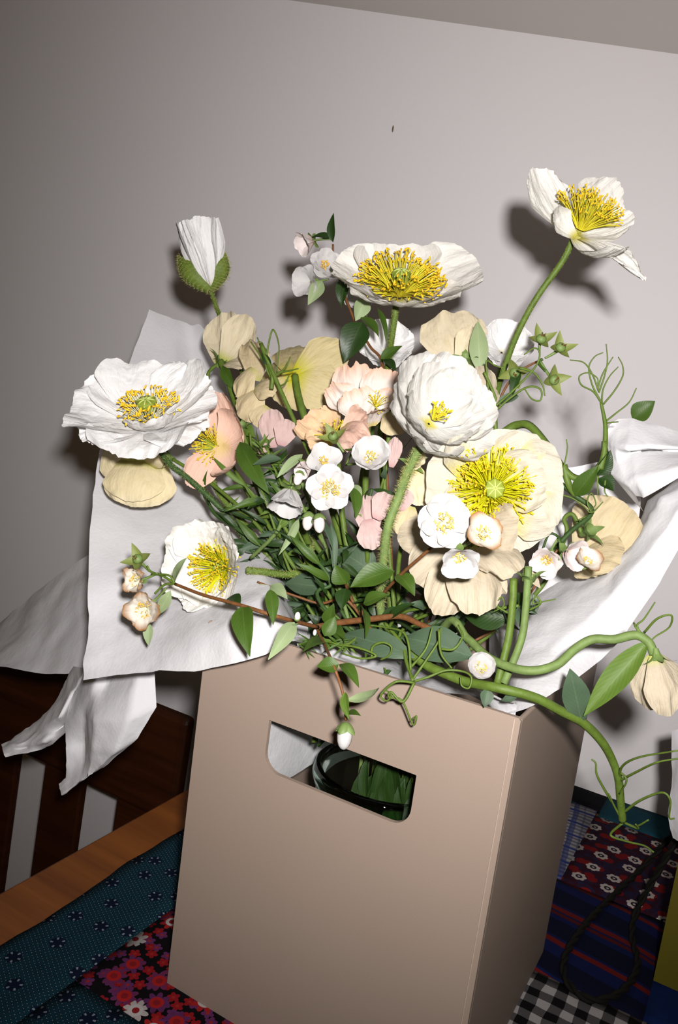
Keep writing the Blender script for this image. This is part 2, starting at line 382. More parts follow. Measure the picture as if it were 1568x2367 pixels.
# ================================================================== THE ROOM
YW = 0.571
def wall_poly():
    zt = lambda x: .8939 - .2125 * x
    V = [Vector((x, y, z)) for y in (YW, YW + .1) for x, z in ((-3.0, -.74), (1.9, -.74), (1.9, zt(1.9) + .05), (-3.0, zt(-3.0) + .05))]
    return V, [(0, 3, 2, 1)[::-1], (4, 5, 6, 7)[::-1], (0, 1, 5, 4), (1, 2, 6, 5), (2, 3, 7, 6), (3, 0, 4, 7)]
struct('wall_back', wall_poly(), 'wall')
def ceil_poly():
    V = []
    for dz in (0, .06):
        for x, y in ((-3.0, YW + .1), (1.9, YW + .1), (1.9, -2.2), (-3.0, -2.2)):
            V.append(Vector((x, y, .8939 - .2125 * x + .22 * (YW - y) + dz)))
    return V, [(0, 1, 2, 3), (4, 7, 6, 5), (0, 4, 5, 1), (1, 5, 6, 2), (2, 6, 7, 3), (3, 7, 4, 0)]
struct('ceiling', ceil_poly(), 'ceiling')
struct('floor', box(-3.0, 1.9, -2.2, YW + .1, -.80, -.74), 'floor')
# small scuff on the wall
sc = A(909, 298, YW); single('wall_mark', sphere(Vector((sc.x, YW - .0006, sc.z)), .003, 8, 5, (.45, .3, 1.5)), plain('mark_brown', (.16, .11, .08), .8), 'tiny brown scuff mark on the bare wall above the flowers', 'mark')

# ------------------------------------------------------------------ table
tb = Thing('table', 'orange pine table under the patchwork cloth', 'table', (.4, 0, -.74))
o = tb.part('table_top', box(-.178, 1.05, -.95, YW - .004, -.034, -.003), 'table_wood', smooth=False); bevel(o, .003, 2)
o = tb.part('apron', box(-.13, 1.0, -.9, YW - .05, -.11, -.034), 'table_wood', smooth=False)
for x in (-.12, .94):
    for y in (-.88, .46):
        o = tb.part('leg', box(x, x + .06, y, y + .06, -.74, -.11), 'table_wood', smooth=False); bevel(o, .003, 2)

# ------------------------------------------------------------------ patchwork cloth
def T_coords(s, ang=0.0):
    o = s.obj(); mp = s.n('ShaderNodeMapping'); s.lk(o, mp.inputs[0]); mp.inputs['Rotation'].default_value = (0, 0, ang); return mp.outputs[0]
def flower_cells(s, vec, scale, rand, petals, r_out, depth=.35, seed=0.0):
    """mask of star flowers, polar radius and a random value per cell"""
    v2 = s.vmath('ADD', vec, (seed, seed * .7, 0)); fl2 = s.vmath('MULTIPLY', v2, (1, 1, 0))
    vo = s.n('ShaderNodeTexVoronoi'); vo.voronoi_dimensions = '2D'; s.lk(fl2, vo.inputs['Vector']); vo.inputs['Scale'].default_value = scale; vo.inputs['Randomness'].default_value = rand
    rel = s.vmath('SUBTRACT', fl2, vo.outputs['Position']); x, y, _ = s.xyz(rel)
    r = s.math('MULTIPLY', s.math('SQRT', s.math('ADD', s.math('MULTIPLY', x, x), s.math('MULTIPLY', y, y))), scale)
    cr, cg, cb = s.xyz(vo.outputs['Color'])
    th = s.math('ADD', s.math('ARCTAN2', y, x), s.math('MULTIPLY', cg, 6.28))
    rr = s.math('MULTIPLY', s.math('ADD', 1 - depth, s.math('MULTIPLY', s.math('ABSOLUTE', s.math('COSINE', s.math('MULTIPLY', th, petals / 2))), depth)), r_out)
    return s.math('LESS_THAN', r, rr), r, cr, th
def cloth_done(s, col, weave=1400.0):
    mm = s.n('ShaderNodeMix', data_type='RGBA', blend_type='MULTIPLY'); mm.inputs[0].default_value = 1.0; s.put(mm.inputs[6], col); mm.inputs[7].default_value = (.52, .52, .52, 1); col = mm.outputs[2]
    f = s.noise(s.obj(), weave, 1); g = s.noise(s.obj(), 45.0, 2)
    return s.done(s.bsdf(col, .9, .08, s.bump(s.math('ADD', f, s.math('MULTIPLY', g, 2.0)), .3, .0008)))
def teal_print():
    s = NT('teal_dotted_cotton'); v = T_coords(s, .5)
    m1, r1, c1, _ = flower_cells(s, v, 330, .12, 2, .30, 0.0)
    ringm = s.math('GREATER_THAN', r1, .13)
    col = s.mix(s.noise(v, 60, 2), (.004, .030, .050), (.008, .050, .075))
    col = s.mix(s.math('MULTIPLY', m1, .8), col, s.mix(ringm, (.30, .38, .36), (.002, .012, .028)))
    m2, r2, c2, th = flower_cells(s, v, 36, .6, 5, .24, .2, .3)
    col = s.mix(m2, col, (.004, .010, .030))
    d = s.math('MULTIPLY', s.math('GREATER_THAN', s.math('COSINE', s.math('MULTIPLY', th, 5.0)), .7), s.math('LESS_THAN', s.math('ABSOLUTE', s.math('SUBTRACT', r2, .165)), .04))
    col = s.mix(s.math('MULTIPLY', d, m2), col, (.26, .34, .40))
    return cloth_done(s, col)
def floral_print():
    s = NT('black_floral_cotton'); v = T_coords(s, .3); col = (.006, .004, .006)
    m, r, c, th = flower_cells(s, v, 95, .9, 5, .46, .4, .9)
    col = s.mix(m, col, s.mix(s.math('GREATER_THAN', c, .4), (.16, .035, .14), (.36, .012, .018)))
    col = s.mix(s.math('LESS_THAN', r, .12), col, (.42, .03, .02))
    m, r, c, th = flower_cells(s, v, 46, .75, 8, .46, .45, .15)
    on = s.math('GREATER_THAN', c, .25)
    cc = s.ramp(c, [(.0, (.45, .02, .02)), (.45, (.45, .02, .02)), (.46, (.55, .50, .48)), (.58, (.55, .50, .48)), (.59, (.14, .03, .13)), (1, (.20, .03, .10))])
    col = s.mix(s.math('MULTIPLY', m, on), col, cc)
    m2 = s.math('MULTIPLY', s.math('LESS_THAN', r, .24), on); col = s.mix(m2, col, s.mix(s.math('GREATER_THAN', c, .56), (.62, .58, .56), (.5, .02, .02)))
    col = s.mix(s.math('MULTIPLY', s.math('LESS_THAN', r, .12), on), col, (.3, .015, .02))
    return cloth_done(s, col)
def burgundy_print():
    s = NT('burgundy_daisy_cotton'); v = T_coords(s, .2)
    col = s.mix(s.ramp(s.noise(v, 160, 2), [(.42, (0, 0, 0)), (.6, (1, 1, 1))]), (.035, .006, .014), (.02, .016, .05))
    m, r, c, th = flower_cells(s, v, 42, .55, 2, .36, .62, .52)
    col = s.mix(m, col, (.20, .008, .010))
    m, r, c, th = flower_cells(s, v, 36, .25, 7, .27, .2, .11)
    col = s.mix(m, col, (.55, .48, .44)); col = s.mix(s.math('LESS_THAN', r, .12), col, (.02, .012, .03)); col = s.mix(s.math('LESS_THAN', r, .05), col, (.5, .42, .36))
    return cloth_done(s, col)
def band(s, x, per, duty, off=0.0):
    return s.math('LESS_THAN', s.math('FRACT', s.math('ADD', s.math('DIVIDE', x, per), off)), duty)
def wavy(s, v, amp, sc):
    n = s.n('ShaderNodeTexNoise'); s.lk(v, n.inputs[0]); n.inputs['Scale'].default_value = sc
    return s.vmath('ADD', v, s.vmath('MULTIPLY', s.vmath('SUBTRACT', n.outputs[1], (.5, .5, .5)), (amp, amp, 0)))
def gingham_print():
    s = NT('black_white_gingham'); v = wavy(s, T_coords(s, .0), .006, 30); x, y, _ = s.xyz(v)
    a, b = band(s, x, .0185, .5), band(s, y, .0185, .5)
    t = s.math('MULTIPLY', s.math('ADD', a, b), .5)
    return cloth_done(s, s.ramp(t, [(.2, (.50, .47, .46)), (.5, (.11, .10, .105)), (.8, (.007, .006, .007))]))
def plaid_print():
    s = NT('blue_plaid_cotton'); v = wavy(s, T_coords(s, -.12), .004, 40); x, y, _ = s.xyz(v)
    col = s.mix(band(s, y, .0075, .45), (.34, .33, .34), (.15, .15, .19)); col = s.mix(band(s, y, .03, .12, .3), col, (.03, .05, .22))
    col = s.mix(s.math('MULTIPLY', band(s, x, .03, .2), .7), col, (.03, .045, .2)); col = s.mix(s.math('MULTIPLY', band(s, x, .012, .2), .5), col, (.05, .06, .14))
    return cloth_done(s, col)
def navy_print():
    s = NT('navy_red_striped_cotton'); v = wavy(s, T_coords(s, .18), .016, 9); x, y, _ = s.xyz(v)
    col = s.mix(band(s, y, .047, .5, .35), (.004, .005, .022), (.006, .010, .065))
    col = s.mix(band(s, y, .047, .13, .05), col, (.14, .010, .009)); col = s.mix(band(s, y, .094, .05, .6), col, (.08, .008, .01))
    return cloth_done(s, col)
MT['c_teal'] = teal_print(); MT['c_floral'] = floral_print(); MT['c_burg'] = burgundy_print(); MT['c_ging'] = gingham_print(); MT['c_plaid'] = plaid_print(); MT['c_navy'] = navy_print()
def cplain(n, c):
    s = NT(n); return cloth_done(s, s.mix(s.noise(s.obj(), 90, 2), tuple(x * .75 for x in c), tuple(x * 1.25 for x in c)))
MT['c_blue'] = cplain('cobalt_cotton', (.006, .02, .10)); MT['c_tealplain'] = cplain('plain_teal_cotton', (.012, .07, .10)); MT['c_black'] = cplain('black_cotton', (.005, .006, .009))
def patch(x0, x1, y0, y1, le=None, st=.011, back=0.0):
    nx, ny = max(2, int((x1 - x0) / st)), max(2, int((y1 - y0) / st)); V, uv = [], []
    for k in (0, 1):
        for j in range(ny + 1):
            for i in range(nx + 1):
                x = x0 + (x1 - x0) * i / nx; y = y0 + (y1 - y0) * j / ny
                if i == 0 and le: x += le(y)
                e = min(i, nx - i, j, ny - j); z = .0016 + .0009 * NS(x * 22, y * 22, 3.3) + (.0004 if e else -.0004)
                V.append(Vector((x, y, z if k else -.0025))); uv.append((i / nx, j / ny))
    g = gridf(nx, ny); n1 = (nx + 1) * (ny + 1); Fc = [q[::-1] for q in g] + [tuple(i + n1 for i in q) for q in g]
    rim = [i for i in range(nx + 1)] + [(nx + 1) * (j + 1) - 1 for j in range(1, ny + 1)] + [n1 - 1 - i for i in range(1, nx + 1)] + [(nx + 1) * j for j in range(ny - 1, 0, -1)]
    for a, b in zip(rim, rim[1:] + rim[:1]): Fc.append((a, b, b + n1, a + n1))
    return V, Fc, uv
tc = Thing('patchwork_tablecloth', 'patchwork tablecloth of printed cotton squares on the table', 'tablecloth', (0, 0, 0))
edge = lambda y: .006 * NS(y * 9, 1.7, 0) + .003 * NS(y * 30, 0, 2)
PATCHES = [((-.124, -.053, -.5, .40, edge), 'c_teal', 'teal dotted patch along the table edge'), ((-.053, .14, -.5, -.038), 'c_teal', 'teal dotted patch in front of the box'),
    ((-.053, .14, -.038, .20), 'c_floral', 'black patch with red and white flowers'), ((-.124, -.0, .40, .566, edge), 'c_navy', None), ((-.053, .14, .20, .40), 'c_burg', None), ((.0, .18, .40, .52), 'c_tealplain', None),
    ((.14, .308, -.02, .197), 'c_ging', 'black and white gingham patch'), ((.14, .308, -.3, -.02), 'c_navy', None), ((.14, .305, .197, .343), 'c_navy', 'navy patch with red stripes'),
    ((.305, .52, .197, .343), 'c_blue', None), ((.308, .52, -.02, .197), 'c_blue', 'plain cobalt blue patch'), ((.14, .205, .343, .518), 'c_plaid', 'pale blue plaid patch'),
    ((.205, .36, .343, .505), 'c_burg', 'burgundy patch with white daisies'), ((.0, .208, .52, .566), 'c_black', 'black patch by the wall'), ((.208, .36, .505, .566), 'c_tealplain', 'plain teal patch by the wall'),
    ((.36, .52, .343, .566), 'c_ging', None), ((.308, .52, -.3, -.02), 'c_floral', None)]
for a, m, l in PATCHES: tc.part('cloth_patch', patch(*a), m, label=l)

# ------------------------------------------------------------------ folded chair against the wall
ch = Thing('folded_chair', 'dark red wooden slatted folding chair leaning behind the table edge', 'chair', (-.58, .43, -.74))
def lean(g, k=.06):
    return ([Vector((v.x, v.y + (v.z + .12) * k, v.z)) for v in g[0]], g[1])
o = ch.part('top_rail', lean(box(-.86, -.335, .42, .442, -.192, -.035)), 'chair_wood', smooth=False); bevel(o, .008, 3)
for x0, x1 in ((-.445, -.365), (-.60, -.518), (-.755, -.665)):
    o = ch.part('back_slat', lean(box(x0, x1, .424, .438, -.55, -.188)), 'chair_wood', smooth=False); bevel(o, .003, 2)
o = ch.part('lower_rail', lean(box(-.84, -.36, .42, .442, -.60, -.55)), 'chair_wood', smooth=False); bevel(o, .004, 2)
for x in (-.86, -.365):
    o = ch.part('leg', lean(box(x, x + .03, .42, .445, -.74, -.192)), 'chair_wood', smooth=False); bevel(o, .004, 2)

# ================================================================== THE BOX
BW, BD, BH, TH = .22, .2224, .2784, .003
bx = Thing('cardboard_box', 'beige cardboard carrier box with a cut-out handle holding the bouquet', 'box', (BW / 2, BD / 2, .002))
def front_panel():
    cu = bpy.data.curves.new('front_outline', 'CURVE'); cu.dimensions = '2D'; cu.fill_mode = 'BOTH'; cu.extrude = TH / 2
    def sp(pts):
        q = cu.splines.new('POLY'); q.points.add(len(pts) - 1); q.use_cyclic_u = True
        for p, (x, z) in zip(q.points, pts): p.co = (x, z, 0, 1)
    sp([(0, .002), (BW, .002), (BW, BH - .0015), (BW - .0015, BH), (.0015, BH), (0, BH - .0015)])
    x0, x1, z0, z1, r = .0585, .1650, .1905, .2250, .0125
    h = [(x0, z1), (x1, z1)] + [(x1 - r + r * math.cos(a), z0 + r + r * math.sin(a)) for a in [-i * math.pi / 16 for i in range(9)]] + [(x0 + r - r * math.sin(a), z0 + r - r * math.cos(a)) for a in [i * math.pi / 16 for i in range(9)]]
    sp(h); o = bpy.data.objects.new('front_outline', cu); COL.objects.link(o)
    me = bpy.data.meshes.new_from_object(o.evaluated_get(bpy.context.evaluated_depsgraph_get()))
    V = [Vector((v.co.x, TH / 2 - v.co.z, v.co.y)) for v in me.vertices]; Fc = [tuple(p.vertices)[::1] for p in me.polygons]
    bpy.data.objects.remove(o); bpy.data.curves.remove(cu); bpy.data.meshes.remove(me)
    return V, Fc
o = bx.part('front_panel', front_panel(), 'card', smooth=False); bevel(o, .0008, 2)
o = bx.part('side_panel', box(BW - TH, BW, TH * .9, BD, .002, BH - .001), 'card', smooth=False); bevel(o, .0012, 2)
o = bx.part('side_panel', box(0, TH, TH * .9, BD, .002, BH - .001), 'card', smooth=False); bevel(o, .0012, 2)
o = bx.part('back_panel', box(TH * .9, BW - TH * .9, BD - TH, BD, .002, BH - .001), 'card', smooth=False); bevel(o, .0012, 2)
o = bx.part('bottom_panel', box(TH * .9, BW - TH * .9, TH * .9, BD - TH * .9, .002, .005), 'card', smooth=False)
o = bx.part('corner_crease', tube([Wp(BW - .0035, -.0002, .004), Wp(BW - .0035, -.0002, .14), Wp(BW - .0035, -.0001, BH - .001)], .0004, .0004, 6), 'card_edge')

# ------------------------------------------------------------------ glass vase inside
def lathe(prof, c, seg=40):
    V, Fc = [], []
    for r, z in prof:
        for k in range(seg): a = 2 * math.pi * k / seg; V.append(Vector((c[0] + r * math.cos(a), c[1] + r * math.sin(a), c[2] + z)))
    for i in range(len(prof) - 1):
        for k in range(seg): k2 = (k + 1) % seg; Fc.append((i * seg + k, i * seg + k2, (i + 1) * seg + k2, (i + 1) * seg + k))
    Fc.append(tuple(range(seg))[::-1]); Fc.append(tuple((len(prof) - 1) * seg + k for k in range(seg))); return V, Fc
VC = (.115, .078, .0055)
single('glass_vase', lathe([(.046, 0), (.049, .004), (.050, .08), (.050, .160), (.0525, .165), (.054, .170), (.0525, .176), (.050, .178), (.0475, .175), (.0465, .165), (.0465, .08), (.045, .012), (.02, .010), (.001, .010)], VC), 'glass', 'clear glass vase with a thick rim seen through the box handle', 'vase')
MT['water'] = None
def waterm():
    s = NT('vase_water'); g = s.n('ShaderNodeBsdfGlass'); g.inputs['IOR'].default_value = 1.33; g.inputs[0].default_value = (.75, .88, .7, 1); return s.done(g.outputs[0])

# ================================================================== TISSUE PAPER
def lerpl(pts, n):
    o = []
    for a, b in zip(pts, pts[1:]): o += [a.lerp(b, k / n) for k in range(n)]
    return o + [pts[-1]]
def sheet(rows, n=7, cr=.004, fine=.0012, sd=None, rag=.0, lin=False):
    """rows of control points -> smooth creased sheet"""
    sd = nseed() if sd is None else sd
    R = [[P(q) for q in r] for r in rows]
    sp = lerpl if lin else spline; A1 = [sp(r, n) for r in R]; cols = list(zip(*A1)); B1 = [sp(list(c), n) for c in cols]
    nu, nv = len(B1) - 1, len(B1[0]) - 1; V, uv = [], []
    for j in range(nv + 1):
        for i in range(nu + 1):
            p = B1[i][j]; du = B1[min(i + 1, nu)][j] - B1[max(i - 1, 0)][j]; dv = B1[i][min(j + 1, nv)] - B1[i][max(j - 1, 0)]
            nn = du.cross(dv); nn = nn.normalized() if nn.length > 1e-12 else Vector((0, -1, 0))
            q = p * 16; r1 = abs(NS(q.x + sd, q.y, q.z)); q = p * 42; r2 = abs(NS(q.x, q.y + sd, q.z)); q = p * 90; r3 = abs(NS(q.x, q.y, q.z + sd))
            off = cr * (.3 - r1) + cr * .55 * (.25 - r2) + fine * (.25 - r3)
            e = Vector()
            if rag and (i in (0, nu) or j in (0, nv)): e = (du.normalized() * NS(p.x * 70, p.y * 70, p.z * 70 + sd) + dv.normalized() * NS(p.x * 70 + 9, p.y * 70, p.z * 70 + sd)) * rag
            V.append(p + nn * off + e); uv.append((i / nu, j / nv))
    return V, gridf(nu, nv), uv
def tissue(rows, label, **k): return single('tissue_sheet', sheet(rows, **k), 'paper', label, 'tissue paper', 'tissue paper around the bouquet')
# left fan of paper, outer edge to box mouth
tissue([[(345, 715, .24), (290, 865, .185), (236, 1015, .125), (210, 1200, .065), (203, 1380, .02), (200, 1490, .0), (193, 1572, -.012)],
        [(395, 735, .26), (385, 880, .22), (360, 1040, .165), (350, 1220, .10), (340, 1380, .04), (335, 1480, .01), (330, 1552, -.012)],
        [(440, 752, .275), (460, 900, .25), (470, 1060, .19), (480, 1240, .12), (480, 1370, .04), (475, 1460, -.005), (470, 1549, -.018)],
        [(478, 772, .27), (540, 930, .245), (560, 1100, .18), (575, 1240, .11), (585, 1360, .025), (595, 1440, -.015), (600, 1518, -.022)],
        [(560, 1000, .24), (600, 1100, .21), (620, 1200, .16), (635, 1300, .10), (640, 1380, .03), (645, 1440, -.004), (650, 1486, -.012)],
        [(660, 1300, .2), (660, 1330, .18), (665, 1360, .14), (675, 1400, .10), (685, 1440, .06), (690, 1470, .03), (700, 1490, .012)]],
       'large white tissue sheet fanned out left of the box, under the wilted twig', cr=.005, rag=.0012)
# dim sheet behind it, running off to the left
tissue([[(230, 1270, .20), (225, 1360, .17), (225, 1450, .14), (215, 1552, .11)],
        [(150, 1318, .21), (150, 1390, .18), (150, 1470, .15), (140, 1558, .12)],
        [(80, 1372, .22), (70, 1430, .19), (60, 1490, .16), (60, 1552, .13)],
        [(-10, 1445, .23), (-20, 1480, .20), (-30, 1510, .17), (-20, 1538, .14)],
        [(-120, 1500, .25), (-120, 1515, .22), (-120, 1530, .18), (-120, 1545, .15)]],
       'greyer tissue sheet spreading off to the left edge behind the fanned one', cr=.004)
# crumpled tails hanging below
tissue([[(170, 1540, .09), (148, 1590, .10), (118, 1640, .085), (60, 1685, .09), (26, 1712, .08), (4, 1722, .075)],
        [(200, 1545, .06), (170, 1600, .07), (140, 1655, .055), (95, 1690, .075), (45, 1722, .065), (6, 1728, .07)],
        [(215, 1550, .085), (190, 1615, .085), (160, 1668, .08), (105, 1712, .06), (60, 1728, .07), (10, 1745, .06)],
        [(240, 1555, .07), (205, 1640, .06), (175, 1680, .055), (115, 1722, .075), (65, 1742, .065), (14, 1750, .06)]],
       'crumpled pointed tissue tail hanging lowest at the left edge', cr=.004, fine=.002, lin=True)
tissue([[(185, 1560, .075), (150, 1670, .06), (152, 1730, .05), (153, 1798, .05), (135, 1812, .05)],
        [(225, 1558, .045), (200, 1640, .05), (196, 1720, .058), (188, 1790, .045), (140, 1825, .048)],
        [(255, 1555, .06), (216, 1665, .03), (210, 1735, .032), (200, 1795, .04), (143, 1838, .045)],
        [(320, 1550, .045), (300, 1660, .03), (270, 1735, .03), (215, 1790, .04), (147, 1834, .046)],
        [(357, 1540, .05), (362, 1635, .045), (318, 1705, .04), (240, 1775, .045), (150, 1828, .047)]],
       'white tissue corner hanging beside the box over the chair', cr=.003, fine=.0015, lin=True)
# right hand sheets
tissue([[Wp(.19, .03, .255), Wp(.19, .06, .25), Wp(.19, .1, .25), Wp(.15, .17, .25)],
        [(1236, 1632, .012), (1190, 1560, .05), (1150, 1480, .10), (1130, 1420, .16)],
        [(1316, 1582, .05), (1280, 1500, .07), (1240, 1430, .11), (1210, 1390, .16)],
        [(1392, 1524, .09), (1360, 1440, .10), (1320, 1380, .13), (1290, 1345, .17)],
        [(1440, 1474, .11), (1420, 1380, .12), (1400, 1330, .145), (1375, 1310, .18)],
        [(1525, 1347, .13), (1510, 1270, .135), (1480, 1235, .155), (1455, 1245, .19)],
        [(1580, 1250, .14), (1570, 1180, .145), (1530, 1150, .165), (1500, 1165, .20)],
        [(1680, 1120, .15), (1680, 1090, .155), (1650, 1080, .175), (1600, 1080, .21)]],
       'long white tissue sheet sweeping from the box mouth to the right edge', cr=.0035, fine=.0016, lin=True)
tissue([[(1412, 980, .165), (1402, 1025, .160), (1410, 1060, .155), (1416, 1098, .15), (1490, 1182, .145)],
        [(1430, 969, .17), (1422, 1030, .150), (1430, 1068, .150), (1452, 1120, .135), (1472, 1146, .135)],
        [(1462, 968, .17), (1452, 1040, .140), (1462, 1042, .158), (1470, 1105, .13), (1490, 1150, .125)],
        [(1500, 978, .175), (1500, 1035, .150), (1500, 1038, .160), (1505, 1100, .125), (1512, 1138, .12)],
        [(1580, 1002, .18), (1580, 1038, .155), (1580, 1041, .163), (1580, 1078, .125), (1580, 1098, .122)],
        [(1700, 1030, .19), (1700, 1042, .17), (1700, 1046, .175), (1700, 1066, .14), (1700, 1076, .135)]],
       'torn folded tissue corner at the right edge below the green leaf tip', cr=.002, fine=.001, rag=.0015, lin=True)
tissue([[(1280, 1085, .23), (1260, 1180, .22), (1240, 1290, .20), (1200, 1420, .17), Wp(.18, .14, .25)],
        [(1340, 1078, .24), (1340, 1180, .23), (1330, 1280, .21), (1260, 1400, .18), Wp(.19, .15, .25)],
        [(1400, 1068, .24), (1410, 1180, .23), (1400, 1280, .21), (1340, 1370, .19), Wp(.20, .15, .25)],
        [(1480, 1080, .24), (1480, 1180, .23), (1460, 1270, .21), (1400, 1350, .20), Wp(.205, .16, .25)]],
       'white tissue sheet standing behind the flowers at the right', cr=.004)
# strip along the front rim and lining seen through the handle
tissue([[Wp(.06, .012, BH + .002), Wp(.10, .011, BH + .006), Wp(.14, .010, BH + .008), Wp(.18, .009, BH + .007), Wp(.212, .010, BH + .004)],
        [Wp(.06, .022, BH - .01), Wp(.10, .024, BH + .004), Wp(.14, .022, BH + .002), Wp(.18, .020, BH + .004), Wp(.212, .018, BH)],
        [Wp(.06, .03, BH - .04), Wp(.10, .04, BH - .01), Wp(.14, .04, BH - .008), Wp(.18, .04, BH - .008), Wp(.21, .03, BH - .03)],
        [Wp(.06, .05, BH - .06), Wp(.10, .06, BH - .03), Wp(.14, .06, BH - .025), Wp(.18, .06, BH - .02), Wp(.21, .06, BH - .05)]],
       'tissue strip lining the front rim of the cardboard box', cr=.003)
tissue([[Wp(.020, .012, .275), Wp(.022, .010, .24), Wp(.025, .012, .20), Wp(.022, .012, .15)],
        [Wp(.038, .024, .275), Wp(.040, .022, .24), Wp(.042, .020, .20), Wp(.040, .024, .15)],
        [Wp(.040, .10, .275), Wp(.040, .10, .24), Wp(.038, .10, .20), Wp(.04, .1, .15)],
        [Wp(.05, .165, .275), Wp(.05, .165, .24), Wp(.05, .165, .20), Wp(.05, .165, .15)],
        [Wp(.12, .18, .275), Wp(.12, .175, .24), Wp(.12, .175, .20), Wp(.12, .175, .15)]],
       'crumpled tissue inside the box, seen through the handle hole', cr=.006, fine=.002)

# ================================================================== FLOWERS
rng = random.Random(11)
GB = 'stems of the bouquet'
def vase_root(k=None):
    a = rng.uniform(0, 6.28); r = rng.uniform(0, .03); return Wp(VC[0] + r * math.cos(a), VC[1] + r * math.sin(a), rng.uniform(.02, .06)), Wp(VC[0] + r * .9 * math.cos(a + .4), VC[1] + r * .9 * math.sin(a + .4), .225)
def to_vase(pts, root=True):
    q = [P(p) for p in pts]
    if root:
        b, nk = vase_root(); q += [nk, b]
    return q
def bloom_thing(name, label, cat, pts, group=None): return Thing(name, label, cat, pts[-1], group)
def poppy_core(t, c, M, R, st=None, pis=None, an='anther', fil='filament', z0=.0):
    """stamens dict: n, ln, s0, s1 (fractions of R)"""
    if pis:
        pr, ph, pz = pis; g1, g2 = pistil(c + M @ Vector((0, 0, pz * R)), M, pr * R, ph * R); p = t.part('seed_pod', g1, 'pistil'); t.part('pod_ridge', g2, 'pistil_ridge', p, kind='stuff')
    if st:
        n, ln, s0, s1 = st; f, a = stamens(c + M @ Vector((0, 0, z0 * R)), M, n, ln * R, s0, s1, (pis[0] if pis else .05) * R * .55, rng, fr=max(.00022, R * .0085), ar=max(.0008, R * .03))
        t.part('filaments', f, fil, kind='stuff'); t.part('anthers', a, an, kind='stuff')
def stem_of(t, pts, r, mat='stem', hair=0, r1=None, sides=8):
    o = t.part('stem', tube(pts, r, r1 or r, sides), mat)
    if hair: t.part('stem_hairs', hairs(pts[:-2] if len(pts) > 3 else pts, r, hair, 26, rng=rng), 'hair', o, kind='stuff')
    return o

# --- P1 opening bud
pts = to_vase([(487, 668, .19), (497, 700, .19), (512, 740, .185), (560, 860, .17), (640, 1080, .14)])
t = bloom_thing('poppy', 'white poppy just opening from two hairy green sepals, upper left', 'flower', pts)
stem_of(t, pts, .0021, 'stem', .0016)
c = P((487, 664, .19)); ax = D(-.17, 1, .12); M = frame(ax); R = U(155, c)
for ph, a0, a1, hw in ((-90, 36, 2, .40), (30, 30, 6, .42), (150, 32, 10, .42), (-30, 30, 2, .3), (-150, 36, 8, .3)):
    t.part('petal', ring_petal(c, M, ph, R * 1.0, hw, a0, a1, .5, .40, .02, .045, .01, .9, .03, .05, f0=.16), 'poppy_snow')
for b, tp, w, n in (((482, 672, .187), (413, 592, .18), 26, (-.6, -.3, .8)), ((492, 672, .187), (521, 585, .185), 22, (.8, -.2, .6))):
    g = free_petal(b, tp, w, n, bow=.24, cup=-.55, cr=.01, pl=.01, tip=.3, drop=.1, f0=.35, nu=12, nv=12); se = t.part('sepal', g, 'sepal')
    hv, hf = [], []
    for i in range(0, len(g[0])):
        v = g[0][i]
        for _ in range(2):
            d = (D(*n) + Vector((rng.uniform(-.7, .7), rng.uniform(-.7, .7), rng.uniform(-.7, .7)))).normalized(); e = d.orthogonal().normalized() * .00018; b2 = len(hv)
            hv += [v + e, v - e, v + d.cross(e), v + d * .0042]; hf += [(b2, b2 + 1, b2 + 3), (b2 + 1, b2 + 2, b2 + 3), (b2 + 2, b2, b2 + 3)]
    t.part('sepal_hairs', (hv, hf), 'hair', se, kind='stuff')

# --- P2 bowl poppy top centre
pts = to_vase([(916, 705, .17), (912, 740, .17), (903, 800, .165), (895, 870, .15), (880, 1000, .13)])
t = bloom_thing('poppy', 'white bowl-shaped poppy with a ring of gold stamens, top centre', 'flower', pts)
stem_of(t, pts, .0027, 'stem', .0012)
c = P((922, 690, .17)); M = frame((.04, .72, .68)); R = U(170, c)
for ph, L, hw, a0, a1 in ((176, 1.0, .74, 84, 48), (4, 1.14, .70, 84, 52), (95, .92, .8, 82, 46), (-88, .84, .85, 84, 46), (-140, .9, .5, 84, 50), (-40, .95, .5, 84, 52)):
    t.part('petal', ring_petal(c, M, ph, R * L, hw, a0, a1, 1.0, .75, .045, .03, .03, .8, .16, .05), 'poppy_white')
poppy_core(t, c, M, R, (260, .56, 26, 66), (.125, .30, .10), fil='filament', z0=.06)

# --- P3 tall poppy at upper right
pts = to_vase([(1326, 552, .165), (1300, 605, .165), (1240, 690, .165), (1195, 775, .16), (1160, 870, .15), (1120, 1000, .13)])
t = bloom_thing('poppy', 'tallest white poppy on a long bare stem, upper right, one petal drooping', 'flower', pts)
stem_of(t, pts, .0023, 'stem', .0008)
y0 = .165; c = P((1335, 545, y0)); M = frame((.34, .80, .50)); R = U(130, c)
t.part('petal', free_petal((1335, 545, y0), (1432, 425, y0 + .035), 76, (-.05, -.35, .9), bow=-.10, cup=.25, cr=.05, pl=.03, tip=.75), 'poppy_white')
t.part('petal', free_petal((1332, 545, y0 - .002), (1236, 388, y0 - .005), 74, (.5, -.1, .85), bow=-.12, cup=.3, cr=.035, pl=.04, tip=.72), 'poppy_white')
t.part('petal', free_petal((1335, 540, y0), (1465, 500, y0 + .01), 66, (-.2, .5, .8), bow=-.1, cup=.3, cr=.04, pl=.03), 'poppy_white')
t.part('petal', free_petal((1325, 545, y0 - .004), (1438, 575, y0 - .035), 44, (.2, .6, .75), bow=-.18, cup=.35, cr=.035, pl=.03, tip=.8, drop=.1), 'poppy_white')
t.part('petal', free_petal((1338, 552, y0 - .004), (1492, 648, y0 - .02), 40, (.3, .45, .8), bow=.06, cup=.2, cr=.03, pl=.04, tip=.4, drop=.3), 'poppy_white')
